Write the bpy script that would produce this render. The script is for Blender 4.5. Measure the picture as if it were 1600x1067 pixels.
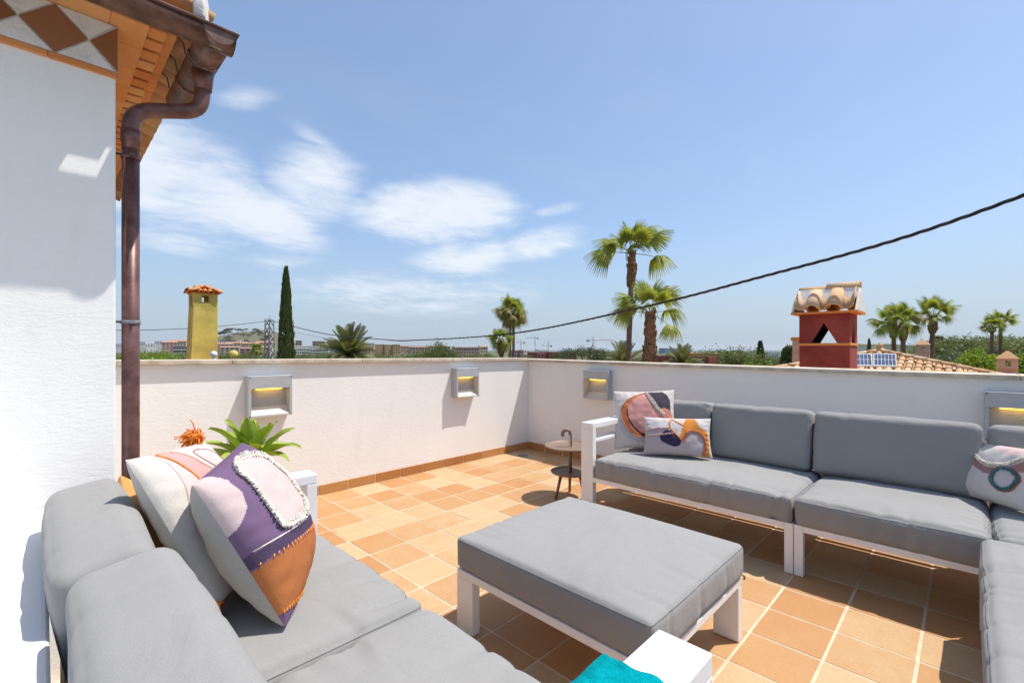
import bpy, bmesh, math, random
from mathutils import Vector, Matrix, noise
R = math.radians
PI = math.pi
scene = bpy.context.scene
for o in list(bpy.data.objects): bpy.data.objects.remove(o)
col = scene.collection
rnd = random.Random(7)

# ------------------------------------------------------------ camera
CAM = Vector((-1.562, -3.723, 1.175)); YAW = 0.79371; FPX = 722.0
cd = bpy.data.cameras.new('camera'); cam = bpy.data.objects.new('camera', cd); col.objects.link(cam)
cam.location = CAM; cam.rotation_euler = (R(90), 0, -YAW)
cd.sensor_width = 36; cd.lens = FPX / 1600 * 36; cd.shift_y = 12.5 / 1600
cd.clip_start = 0.02; cd.clip_end = 90000
scene.camera = cam
FW = Vector((math.sin(YAW), math.cos(YAW), 0)); RT = Vector((math.cos(YAW), -math.sin(YAW), 0))
def at(px, py, depth):
    """a point of the place, given its bearing, elevation and distance from the terrace"""
    return CAM + FW * depth + RT * ((px - 800) / FPX * depth) + Vector((0, 0, (546 - py) / FPX * depth))

# ------------------------------------------------------------ small node language
class V:
    def __init__(s, t, k): s.t = t; s.k = k
    def m(s, op, b=None, c=None):
        n = s.t.nodes.new('ShaderNodeMath'); n.operation = op
        for i, v in enumerate((s, b, c)):
            if v is None: continue
            if isinstance(v, V): s.t.links.new(v.k, n.inputs[i])
            else: n.inputs[i].default_value = v
        return V(s.t, n.outputs[0])
    def __add__(s, o): return s.m('ADD', o)
    __radd__ = __add__
    def __sub__(s, o): return s.m('SUBTRACT', o)
    def __rsub__(s, o): return (s * -1) + o
    def __mul__(s, o): return s.m('MULTIPLY', o)
    __rmul__ = __mul__
    def __truediv__(s, o): return s.m('DIVIDE', o)
    def clamp(s):
        r = s.m('ADD', 0.0); r.k.node.use_clamp = True; return r
    def smooth(s, a, b):
        n = s.t.nodes.new('ShaderNodeMapRange'); n.interpolation_type = 'SMOOTHSTEP'
        s.t.links.new(s.k, n.inputs[0]); n.inputs[1].default_value = a; n.inputs[2].default_value = b
        return V(s.t, n.outputs[0])
    def maxi(s, o): return s.m('MAXIMUM', o)
def noise_n(t, vec, scale, detail=4, rough=.5, dist=0, dims='3D'):
    n = t.nodes.new('ShaderNodeTexNoise'); n.noise_dimensions = dims
    n.inputs['Scale'].default_value = scale; n.inputs['Detail'].default_value = detail
    n.inputs['Roughness'].default_value = rough; n.inputs['Distortion'].default_value = dist
    if vec is not None: t.links.new(vec, n.inputs['Vector'])
    return V(t, n.outputs['Fac'])
def mixc(t, fac, a, b, mode='MIX'):
    n = t.nodes.new('ShaderNodeMix'); n.data_type = 'RGBA'; n.blend_type = mode
    for k, v in ((0, fac), (6, a), (7, b)):
        if isinstance(v, V): t.links.new(v.k, n.inputs[k])
        elif hasattr(v, 'is_linked'): t.links.new(v, n.inputs[k])
        else: n.inputs[k].default_value = v if k == 0 else (*v[:3], 1)
    return n.outputs[2]
def mapping(t, sock, scale=(1, 1, 1), rot=(0, 0, 0)):
    n = t.nodes.new('ShaderNodeMapping'); n.inputs['Scale'].default_value = scale; n.inputs['Rotation'].default_value = rot
    t.links.new(sock, n.inputs[0]); return n.outputs[0]
def lin(h):
    h = h.lstrip('#'); c = [int(h[i:i+2], 16) / 255 for i in (0, 2, 4)]
    return tuple(x / 12.92 if x <= .04045 else ((x + .055) / 1.055) ** 2.4 for x in c)

# ------------------------------------------------------------ sky, sun, exposure
SUN = Vector((0.37, -0.28, 1.0)).normalized()
world = bpy.data.worlds.new('World'); scene.world = world; world.use_nodes = True
wt = world.node_tree; wt.nodes.clear()
sky = wt.nodes.new('ShaderNodeTexSky'); sky.sky_type = 'NISHITA'; sky.sun_disc = False
sky.sun_elevation = math.asin(SUN.z); sky.sun_rotation = math.atan2(SUN.x, SUN.y)
sky.altitude = 20; sky.air_density = 1.0; sky.dust_density = 1.2; sky.ozone_density = 2.0
bgn = wt.nodes.new('ShaderNodeBackground'); bgn.inputs[1].default_value = 0.108
wo = wt.nodes.new('ShaderNodeOutputWorld'); wt.links.new(bgn.outputs[0], wo.inputs[0])
tc = wt.nodes.new('ShaderNodeTexCoord'); sp = wt.nodes.new('ShaderNodeSeparateXYZ'); wt.links.new(tc.outputs['Generated'], sp.inputs[0])
dx, dy, dz = (V(wt, sp.outputs[i]) for i in range(3))
AZ = dx.m('ARCTAN2', dy)                        # bearing clockwise from +y
EL = dz.m('ARCSINE')
cb = wt.nodes.new('ShaderNodeCombineXYZ')
for i, v in enumerate((dx / (dz.maxi(0.0) + 0.12), dy / (dz.maxi(0.0) + 0.12), V(wt, sp.outputs[2]) * 2.0)): wt.links.new(v.k, cb.inputs[i])
plane = cb.outputs[0]
def blob(az, el, ra, re, tilt=0.0):
    a = (AZ - R(az)); e = (EL - R(el)); ct, st = math.cos(R(tilt)), math.sin(R(tilt))
    p = (a * ct + e * st) / R(ra); q = (e * ct - a * st) / R(re)
    return 1.0 - (p * p + q * q)
clouds = None
for az, el, ra, re, tilt, amp in ((5, 17.5, 20, 7.2, -14, 1.0), (15.5, 15.0, 11, 4.4, -20, .95), (22.5, 18.2, 7.5, 5.4, 14, .9), (36.2, 16.2, 13.5, 5.0, 2, 1.0), (27, 16.4, 8, 2.6, -4, .62),
        (40.0, 11.0, 9.5, 3.2, 6, .85), (49.5, 13.0, 8.5, 2.8, 12, .78), (33, 6.8, 22, 4.0, 0, .60), (51, 16.7, 4.5, 1.0, 10, .55),
        (15.5, 25.2, 5, 1.6, 18, .5), (18.5, 9.6, 7, 1.4, 0, .55), (8, 10.8, 10, 2.4, -4, .62), (24, 22.0, 7, 1.6, -25, .5), (-40, 20, 30, 7, 8, .9), (120, 17, 18, 5, 0, .7), (190, 22, 34, 8, 5, .8), (255, 14, 26, 6, -6, .8)):
    k = blob(az, el, ra, re, tilt).maxi(0.0) * amp
    clouds = k if clouds is None else clouds.maxi(k)
nz = noise_n(wt, mapping(wt, plane, (1.0, 1.12, 1.6), (0, 0, R(35))), 1.9, 9, .56, .35)
nf = noise_n(wt, mapping(wt, plane, (1.0, 1.4, 1.6), (0, 0, R(20))), 5.5, 8, .62, .7)
dens = (clouds * 1.10 + (nz - .5) * 1.6 + (nf - .5) * 1.0).smooth(.10, 1.15) * clouds.smooth(0.0, .7)
veil = (noise_n(wt, mapping(wt, plane, (.5, 1.4, 1), (0, 0, R(28))), .9, 7, .6, .5).smooth(.52, .95)) * EL.smooth(.02, .35) * .10
hz = (1.0 - EL.smooth(-.05, .30)) * .80                           # white summer air low in the sky
c0 = mixc(wt, .38, sky.outputs[0], (1.45, 2.15, 3.45))
c1 = mixc(wt, hz, c0, (2.2, 2.75, 3.35))
c2 = mixc(wt, (dens * .88 + veil).clamp(), c1, (4.5, 4.75, 5.1))
wt.links.new(c2, bgn.inputs[0])
sd = bpy.data.lights.new('sun', 'SUN'); sd.energy = 3.0; sd.angle = R(0.53); sd.color = (1.0, .955, .88)
so = bpy.data.objects.new('sun', sd); col.objects.link(so); so.location = (4, -3, 12)
so.rotation_euler = (-SUN).to_track_quat('-Z', 'Y').to_euler()
vs = scene.view_settings; vs.view_transform = 'Standard'; vs.look = 'None'; vs.exposure = 0.90; vs.gamma = 1.0; vs.use_curve_mapping = False
scene.render.engine = 'CYCLES'
try: scene.cycles.max_bounces = 8; scene.cycles.diffuse_bounces = 4; scene.cycles.transparent_max_bounces = 12
except Exception: pass

# ------------------------------------------------------------ materials
MATS = {}
def mat(name, base, rough=.8, var=0.0, vscale=6.0, bump=0.0, bscale=60.0, metal=0.0, spec=.3, island=0.0, rand=0.0, bdetail=4, aniso=(1, 1, 1), hue=None):
    """plain procedural material: base colour, mottling, fine relief"""
    if name in MATS: return MATS[name]
    m = bpy.data.materials.new(name); m.use_nodes = True; t = m.node_tree
    b = t.nodes['Principled BSDF']; b.inputs['Roughness'].default_value = rough; b.inputs['Metallic'].default_value = metal
    b.inputs['Specular IOR Level'].default_value = spec
    t_c = t.nodes.new('ShaderNodeTexCoord'); vec = mapping(t, t_c.outputs['Object'], aniso)
    c = None
    base = base if not isinstance(base, str) else lin(base)
    dark = tuple(x * (1 - var) for x in base); light = tuple(min(1, x * (1 + var)) for x in base)
    if hue: light = lin(hue) if isinstance(hue, str) else hue
    f = noise_n(t, vec, vscale, 6, .6)
    f = f.smooth(.3, .7)
    if island:
        g = t.nodes.new('ShaderNodeNewGeometry'); f = (f * (1 - island) + V(t, g.outputs['Random Per Island']) * island)
    if rand:
        oi = t.nodes.new('ShaderNodeObjectInfo'); f = (f * (1 - rand) + V(t, oi.outputs['Random']) * rand)
    c = mixc(t, f, dark, light); t.links.new(c, b.inputs['Base Color'])
    if bump:
        bn = t.nodes.new('ShaderNodeBump'); bn.inputs['Strength'].default_value = 1; bn.inputs['Distance'].default_value = bump
        h = noise_n(t, vec, bscale, bdetail, .55); t.links.new(h.k, bn.inputs['Height']); t.links.new(bn.outputs[0], b.inputs['Normal'])
    MATS[name] = m; return m

def plaster(name, base, scale=1.0):
    m = bpy.data.materials.new(name); m.use_nodes = True; t = m.node_tree; b = t.nodes['Principled BSDF']
    b.inputs['Roughness'].default_value = .92; b.inputs['Specular IOR Level'].default_value = .15
    tcn = t.nodes.new('ShaderNodeTexCoord'); o = tcn.outputs['Object']
    st = noise_n(t, mapping(t, o, (1, 1, 2.4), (R(8), R(12), 0)), 26 * scale, 5, .62, .9)      # trowel strokes
    gr = noise_n(t, o, 190 * scale, 3, .6)
    big = noise_n(t, o, 1.3 * scale, 5, .6)
    stain = noise_n(t, mapping(t, o, (3, 3, .5)), 1.6, 6, .65).smooth(.55, .85)
    c = mixc(t, big.smooth(.3, .75), tuple(x * .94 for x in base), base)
    c = mixc(t, stain * .22, c, tuple(x * y for x, y in zip(base, (.72, .68, .62))))
    t.links.new(c, b.inputs['Base Color'])
    bn = t.nodes.new('ShaderNodeBump'); bn.inputs['Distance'].default_value = .004; bn.inputs['Strength'].default_value = .42
    t.links.new((st + gr * .22 + big * .8).k, bn.inputs['Height']); t.links.new(bn.outputs[0], b.inputs['Normal'])
    MATS[name] = m; return m
M_WALL = plaster('white_stucco', (.84, .82, .785)); M_LEDGE = plaster('white_paint', (.84, .83, .82), .7)

def fabric(name, base, light, scale=1.0):
    m = bpy.data.materials.new(name); m.use_nodes = True; t = m.node_tree; b = t.nodes['Principled BSDF']
    b.inputs['Roughness'].default_value = .95; b.inputs['Specular IOR Level'].default_value = .1
    b.inputs['Sheen Weight'].default_value = .12; b.inputs['Sheen Roughness'].default_value = .5
    tcn = t.nodes.new('ShaderNodeTexCoord'); o = tcn.outputs['Object']
    a = noise_n(t, mapping(t, o, (1, 9, 9)), 60 * scale, 2, .6); c = noise_n(t, mapping(t, o, (9, 1, 9)), 60 * scale, 2, .6)
    mel = (a + c) * .5
    big = noise_n(t, o, 3.5, 5, .6)
    k = mixc(t, (mel.smooth(.36, .64) * .75 + big.smooth(.3, .7) * .25), base, light)
    t.links.new(k, b.inputs['Base Color'])
    bn = t.nodes.new('ShaderNodeBump'); bn.inputs['Distance'].default_value = .0012; bn.inputs['Strength'].default_value = .55
    t.links.new((mel + big * 1.6).k, bn.inputs['Height'])
    wr_ = noise_n(t, mapping(t, o, (1, 1.7, 1.4), (.3, .2, .5)), 4.2, 2, .5, 1.6); b2 = t.nodes.new('ShaderNodeBump'); b2.inputs['Distance'].default_value = .018; b2.inputs['Strength'].default_value = .32
    t.links.new(wr_.k, b2.inputs['Height']); t.links.new(bn.outputs[0], b2.inputs['Normal'])
    t.links.new(b2.outputs[0], b.inputs['Normal'])
    MATS[name] = m; return m
M_GREY = fabric('grey_fabric', (.250, .244, .234), (.315, .308, .296), 2.6)
M_SEAM = mat('grey_seam', (.15, .155, .16), .95, .15, 40)
M_FRAME = mat('white_powder_coat', (.80, .79, .775), .42, .03, 8, .0003, 300, spec=.4)
M_TAUPE = mat('taupe_steel', (.22, .150, .105), .45, .05, 10, .0002, 300, spec=.4)
M_ALU = mat('brushed_aluminium', (.42, .43, .44), .5, .06, 12, .0004, 90, spec=.5, aniso=(1, 8, 8))
M_ALUD = mat('ribbed_aluminium', (.52, .51, .49), .55, .06, 12)
M_SCREW = mat('dark_screw', (.05, .05, .055), .4, .1, 40, metal=.6)
M_GROUT = mat('sandy_grout', (.60, .47, .33), .95, .10, 14, .001, 160)

def tile_mat(name, a, b_, c_, rough=.55):
    m = bpy.data.materials.new(name); m.use_nodes = True; t = m.node_tree; b = t.nodes['Principled BSDF']
    b.inputs['Roughness'].default_value = rough; b.inputs['Specular IOR Level'].default_value = .25
    oi = t.nodes.new('ShaderNodeObjectInfo'); rv = V(t, oi.outputs['Random'])
    tcn = t.nodes.new('ShaderNodeTexCoord'); o = tcn.outputs['Object']
    va = t.nodes.new('ShaderNodeVectorMath'); va.operation = 'ADD'; t.links.new(o, va.inputs[0]); t.links.new(oi.outputs['Location'], va.inputs[1])
    n1 = noise_n(t, va.outputs[0], 7, 6, .62); n2 = noise_n(t, va.outputs[0], 90, 3, .6); n3 = noise_n(t, va.outputs[0], 2.5, 3, .5)
    f = (rv * .85 + (n1 - .5) * .55 + (n3 - .5) * .3 + .17).clamp()
    k = mixc(t, f.smooth(0, .5), a, b_); k = mixc(t, f.smooth(.5, 1.0), k, c_)
    k = mixc(t, (n2.smooth(.35, .75)) * .16, k, tuple(x * .62 for x in a))
    sc = noise_n(t, mapping(t, va.outputs[0], (1, 1, 1), (0, 0, .6)), 3.2, 7, .7, 1.5).smooth(.70, .80)
    k = mixc(t, sc * .22, k, (.72, .60, .46))
    dirt = noise_n(t, va.outputs[0], 1.1, 6, .68, .8).smooth(.48, .78); k = mixc(t, dirt * .22, k, tuple(x * .55 for x in b_))
    t.links.new(k, b.inputs['Base Color'])
    bn = t.nodes.new('ShaderNodeBump'); bn.inputs['Distance'].default_value = .0016; bn.inputs['Strength'].default_value = .7
    t.links.new((n1 + n2 * .3).k, bn.inputs['Height']); t.links.new(bn.outputs[0], b.inputs['Normal'])
    MATS[name] = m; return m
M_TILE = tile_mat('terracotta_floor', (.435, .208, .082), (.465, .262, .118), (.52, .37, .210))
M_SKIRT = tile_mat('terracotta_skirting', (.40, .165, .05), (.45, .20, .065), (.50, .25, .09))
M_BRICK = tile_mat('soffit_terracotta', (.55, .19, .055), (.62, .25, .08), (.66, .33, .13), .85)
M_BARREL = tile_mat('barrel_terracotta', (.34, .12, .045), (.46, .21, .08), (.52, .31, .15), .85)
M_BARRELP = tile_mat('pale_barrel_terracotta', (.50, .27, .13), (.58, .36, .19), (.62, .44, .28), .85)
M_BARRELO = tile_mat('orange_barrel_terracotta', (.50, .15, .045), (.60, .22, .065), (.62, .31, .13), .85)
M_DIAMOND = tile_mat('brown_frieze_tile', (.22, .085, .032), (.25, .10, .04), (.29, .125, .055), .6)
M_COPING = mat('travertine', (.50, .42, .32), .7, .24, 9, .002, 70, hue=(.62, .54, .43))
M_COPPER = mat('weathered_copper', (.115, .062, .05), .42, .35, 9, .0008, 40, metal=.35, spec=.5, hue=(.20, .11, .085))
M_COPPIPE = mat('downpipe_copper', (.135, .058, .05), .40, .25, 14, .0004, 80, metal=.25, spec=.5, hue=(.20, .10, .085))
M_VERD = mat('verdigris', (.30, .33, .24), .9, .3, 30)
M_MORTAR = mat('white_mortar', (.70, .68, .66), .95, .10, 12, .004, 60)
M_DARKM = mat('dark_iron', (.05, .045, .04), .6, .2, 20)
M_CABLE = mat('black_cable', (.025, .026, .03), .55, .1, 20)
M_STEEL = mat('galvanised_steel', (.24, .25, .27), .6, .2, 12, metal=.3)

def leafmat(name, a, b_, trans=.35, rough=.5):
    m = bpy.data.materials.new(name); m.use_nodes = True; t = m.node_tree; b = t.nodes['Principled BSDF']
    b.inputs['Roughness'].default_value = rough; b.inputs['Specular IOR Level'].default_value = .35
    g = t.nodes.new('ShaderNodeNewGeometry'); tcn = t.nodes.new('ShaderNodeTexCoord')
    n1 = noise_n(t, tcn.outputs['Object'], 1.4, 4, .6)
    f = (V(t, g.outputs['Random Per Island']) * .55 + n1.smooth(.3, .7) * .45)
    c = mixc(t, f, a, b_); t.links.new(c, b.inputs['Base Color'])
    tr = t.nodes.new('ShaderNodeBsdfTranslucent'); t.links.new(mixc(t, .5, c, (b_[0] * 1.3, b_[1] * 1.25, b_[2] * .6)), tr.inputs[0])
    mx = t.nodes.new('ShaderNodeMixShader'); mx.inputs[0].default_value = trans
    t.links.new(b.outputs[0], mx.inputs[1]); t.links.new(tr.outputs[0], mx.inputs[2])
    t.links.new(mx.outputs[0], t.nodes['Material Output'].inputs[0])
    MATS[name] = m; return m
M_PALM = leafmat('fan_palm_leaf', (.12, .18, .02), (.40, .43, .08), .45)
M_PALMY = leafmat('yellowing_palm_leaf', (.16, .15, .03), (.33, .25, .07), .3)
M_DATE = leafmat('date_palm_leaf', (.05, .075, .02), (.19, .19, .06), .3)
M_AGAVE = leafmat('agave_leaf', (.26, .40, .05), (.52, .60, .13), .35, .5)
M_CYP = leafmat('cypress_leaf', (.035, .065, .016), (.13, .175, .045), .3)
M_TREE = leafmat('olive_green_leaf', (.055, .085, .024), (.17, .20, .06), .4)
M_TREEB = leafmat('bright_green_leaf', (.08, .16, .014), (.28, .37, .035), .45)
M_PINE = leafmat('dark_pine_leaf', (.035, .055, .022), (.105, .125, .045), .3)
M_BARK = mat('grey_brown_bark', (.17, .115, .08), .95, .35, 14, .02, 24)
M_PTRUNK = mat('palm_trunk', (.20, .12, .075), .95, .35, 7, .02, 18, aniso=(1, 1, 3))
M_PBOOT = mat('palm_boot', (.22, .095, .045), .95, .40, 9, .02, 18, aniso=(1, 1, 2), hue=(.33, .18, .10))

# ------------------------------------------------------------ mesh builder
class MB:
    def __init__(s): s.v = []; s.f = []; s.c = None
    def box(s, x0, x1, y0, y1, z0, z1):
        i = len(s.v); s.v += [(x, y, z) for x in (x0, x1) for y in (y0, y1) for z in (z0, z1)]
        s.f += [(i, i+1, i+3, i+2), (i+4, i+6, i+7, i+5), (i, i+4, i+5, i+1), (i+2, i+3, i+7, i+6), (i, i+2, i+6, i+4), (i+1, i+5, i+7, i+3)]
        return s
    def quad(s, *p):
        i = len(s.v); s.v += [tuple(q) for q in p]; s.f.append(tuple(range(i, i + len(p)))); return s
    def prism(s, poly, axis, a, b):
        """extrude a 2-D outline along axis"""
        i = len(s.v); n = len(poly)
        def pt(p, h): return {0: (h, p[0], p[1]), 1: (p[0], h, p[1]), 2: (p[0], p[1], h)}[axis]
        s.v += [pt(p, a) for p in poly] + [pt(p, b) for p in poly]
        s.f += [tuple(i + k for k in range(n)), tuple(i + n + k for k in reversed(range(n)))]
        s.f += [(i + k, i + n + k, i + n + (k + 1) % n, i + (k + 1) % n) for k in range(n)]
        return s
    def tube(s, pts, r, n=8, cap=True, closed=False):
        pts = [Vector(p) for p in pts]; m = len(pts); rr = r if isinstance(r, (list, tuple)) else [r] * m
        base = len(s.v); up = None
        for k, p in enumerate(pts):
            if closed: t = (pts[(k + 1) % m] - pts[k - 1])
            else: t = (pts[min(k + 1, m - 1)] - pts[max(k - 1, 0)])
            t.normalize()
            if up is None: up = Vector((0, 0, 1)) if abs(t.z) < .9 else Vector((1, 0, 0))
            a = t.cross(up)
            if a.length < 1e-4: a = t.cross(Vector((.3, .8, .5)))
            a.normalize(); b = a.cross(t).normalized(); up = b
            for q in range(n):
                an = 2 * PI * q / n; s.v.append(tuple(p + a * (math.cos(an) * rr[k]) + b * (math.sin(an) * rr[k])))
        for k in range(m if closed else m - 1):
            for q in range(n):
                a0 = base + k * n; a1 = base + ((k + 1) % m) * n
                s.f.append((a0 + q, a1 + q, a1 + (q + 1) % n, a0 + (q + 1) % n))
        if cap and not closed:
            s.f.append(tuple(base + q for q in range(n))); s.f.append(tuple(base + (m - 1) * n + q for q in reversed(range(n))))
        return s
    def lathe(s, prof, n=32, cx=0, cy=0):
        base = len(s.v); m = len(prof)
        for r, z in prof:
            for q in range(n): s.v.append((cx + r * math.cos(2 * PI * q / n), cy + r * math.sin(2 * PI * q / n), z))
        for k in range(m - 1):
            for q in range(n):
                a0 = base + k * n; a1 = a0 + n; s.f.append((a0 + q, a0 + (q + 1) % n, a1 + (q + 1) % n, a1 + q))
        s.f.append(tuple(base + q for q in reversed(range(n)))); s.f.append(tuple(base + (m - 1) * n + q for q in range(n)))
        return s
    def mesh(s, name, m, smooth=False, bevel=0, segs=2, angle=35):
        me = bpy.data.meshes.new(name); me.from_pydata(s.v, [], s.f)
        bm = bmesh.new(); bm.from_mesh(me)
        bmesh.ops.recalc_face_normals(bm, faces=bm.faces)
        if bevel:
            bmesh.ops.remove_doubles(bm, verts=bm.verts, dist=1e-5)
            es = [e for e in bm.edges if len(e.link_faces) == 2 and e.calc_face_angle(0) > R(angle)]
            bmesh.ops.bevel(bm, geom=es, offset=bevel, segments=segs, profile=.6, affect='EDGES', clamp_overlap=True)
        bm.to_mesh(me); bm.free()
        if smooth:
            for p in me.polygons: p.use_smooth = True
        if m: me.materials.append(m)
        return me
    def build(s, name, m, parent=None, smooth=False, bevel=0, segs=2, world=True, angle=35):
        me = s.mesh(name, m, smooth, bevel, segs, angle)
        return link(name, me, parent, world)
def link(name, me, parent=None, world=True, loc=None, rot=None):
    """world=True: vertices were written in world coordinates, move them under the parent"""
    o = bpy.data.objects.new(name, me); col.objects.link(o)
    if parent is not None:
        o.parent = parent
        if world and loc is None:
            off = Vector((0, 0, 0)); p = parent
            while p is not None: off += p.location; p = p.parent
            o.location = -off
    if loc is not None: o.location = loc
    if rot is not None: o.rotation_euler = rot
    return o
def tag(o, label, cat, group=None):
    o['label'] = label; o['category'] = cat
    if group: o['group'] = group
    return o
def thing(name, label, cat, loc=(0, 0, 0), rz=0, group=None):
    o = bpy.data.objects.new(name, None); col.objects.link(o); o.location = loc; o.rotation_euler = (0, 0, rz)
    o.empty_display_size = .1
    return tag(o, label, cat, group)
def struct(o): o['kind'] = 'structure'; return o
def stuff(o): o['kind'] = 'stuff'; return o
def arc(c, r, a0, a1, n, ax=(1, 0, 0), ay=(0, 0, 1)):
    c, ax, ay = Vector(c), Vector(ax), Vector(ay)
    return [c + ax * (r * math.cos(a0 + (a1 - a0) * k / n)) + ay * (r * math.sin(a0 + (a1 - a0) * k / n)) for k in range(n + 1)]
def catmull(pts, n=6):
    pts = [Vector(p) for p in pts]; out = []
    for i in range(len(pts) - 1):
        p0, p1, p2, p3 = pts[max(i - 1, 0)], pts[i], pts[i + 1], pts[min(i + 2, len(pts) - 1)]
        for k in range(n):
            t = k / n; out.append(.5 * ((2 * p1) + (p2 - p0) * t + (2 * p0 - 5 * p1 + 4 * p2 - p3) * t * t + (3 * p1 - p0 - 3 * p2 + p3) * t ** 3))
    out.append(pts[-1]); return out
def copy_tree(o, parent=None):
    c = o.copy(); col.objects.link(c); c.parent = parent
    for ch in list(o.children): copy_tree(ch, c)
    return c

# ------------------------------------------------------------ terrace floor and parapets
TP, TQ = .25, .2557                                    # tile pitch along the wall, away from it
slab = MB().box(-2.6, 2.78, -5.2, .28, -.25, .0022).build('floor', M_GROUT); struct(slab)
def tile_mesh(seed):
    b = MB(); b.box(-.1205, .1205, -.1222, .1222, -.012, .004)
    me = b.mesh('tile', M_TILE, False, .0022, 2)
    r = random.Random(seed)
    for v in me.vertices:
        v.co.x += r.uniform(-.0006, .0006); v.co.y += r.uniform(-.0006, .0006)
    return me
tms = [tile_mesh(i) for i in range(5)]
for i in range(-7, 10):
    for j in range(0, 17):
        x, y = (i + .5) * TP, -(j + .5) * TQ - .012
        if x < -1.5 and y > -1.6: continue
        o = link('tile', tms[rnd.randrange(5)], slab, False, (x, y, rnd.uniform(-.001, .001)), (rnd.uniform(-.003, .003), rnd.uniform(-.003, .003), rnd.choice((0, PI)) + rnd.uniform(-.006, .006)))

def ztop_l(x): return 1.108 - .0088 * (x + 1.3)        # coping under-side level, laid to a slight fall
def ztop_r(y): return 1.060 + .0098 * y
wl = thing('parapet_wall', 'white stucco parapet wall in full sun with two wall lights', 'wall', (.6, .14, 0))
b = MB(); b.prism([(-1.36, -7.0), (2.75, -7.0), (2.75, ztop_l(2.75) - .03), (-1.36, ztop_l(-1.36) - .03)], 1, 0.0, .25); b.build('plaster', M_WALL, wl)
wr = thing('parapet_wall', 'white stucco parapet wall in shade behind the corner sofa', 'wall', (2.62, -2.6, 0))
b = MB(); b.prism([(-.001, -7.0), (-5.4, -7.0), (-5.4, ztop_r(-5.4) - .028), (-.001, ztop_r(0) - .028)], 0, 2.50, 2.75); b.build('plaster', M_WALL, wr)
xs = [-1.36, -.62, .36, 1.34, 2.47]
for a, c in zip(xs, xs[1:]):
    b = MB(); a2, c2 = a + .0015, c - .0015
    i = [(x, y, ztop_l(x) + dz_) for x in (a2, c2) for y in (-.035, .285) for dz_ in (-.0295, 0)]
    b.v = i; b.f = [(0, 1, 3, 2), (4, 6, 7, 5), (0, 4, 5, 1), (2, 3, 7, 6), (0, 2, 6, 4), (1, 5, 7, 3)]
    b.build('coping_stone', M_COPING, wl, False, .004, 2)
ys = [.285, -.95, -1.95, -2.95, -3.95, -5.4]
for a, c in zip(ys, ys[1:]):
    b = MB(); a2, c2 = a - .0015, c + .0015
    i = [(x, y, ztop_r(y) + dz_) for x in (2.47, 2.785) for y in (c2, a2) for dz_ in (-.0275, 0)]
    b.v = i; b.f = [(0, 1, 3, 2), (4, 6, 7, 5), (0, 4, 5, 1), (2, 3, 7, 6), (0, 2, 6, 4), (1, 5, 7, 3)]
    b.build('coping_stone', M_COPING, wr, False, .004, 2)
sk = MB().box(-.1205, .1205, -.006, .006, 0, .076).mesh('skirting_tile', M_SKIRT, False, .002, 2)
for i in range(-6, 10):
    if (i + .5) * TP < -1.3: continue
    link('skirting_tile', sk, wl, False, Vector(((i + .5) * TP, -.0065, .004)) - wl.location)
gb = MB().box(-1.36, 2.498, -.0085, -.0005, 0, .0745).build('grout_strip', M_GROUT, wl)
for j in range(0, 20):
    link('skirting_tile', sk, wr, False, Vector((2.4935, -(j + .5) * TQ - .014, .004)) - wr.location, (0, 0, PI/2))
gb = MB().box(2.4915, 2.4995, -5.2, -.0135, 0, .0745).build('grout_strip', M_GROUT, wr)
# the storeys under the terrace
b = MB().box(-2.6, 2.74, -5.4, .24, -7.0, -.26); o = b.build('lower_storey', M_WALL); tag(o, 'white stucco storey of the house under the terrace', 'building')

dr = thing('floor_drain', 'round steel floor drain grate in the shaded corner', 'drain', (2.16, -.23, .004))
MB().lathe([(.062, .0), (.062, .004), (.048, .005), (.047, .001)], 28).build('rim', M_STEEL, dr, True, world=False)
b = MB()
for k in range(7):
    y = -.036 + k * .012; h = math.sqrt(max(0, .046 ** 2 - y * y)); b.box(-h, h, y - .003, y + .003, .001, .005)
b.build('grate', M_STEEL, dr, world=False)

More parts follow.
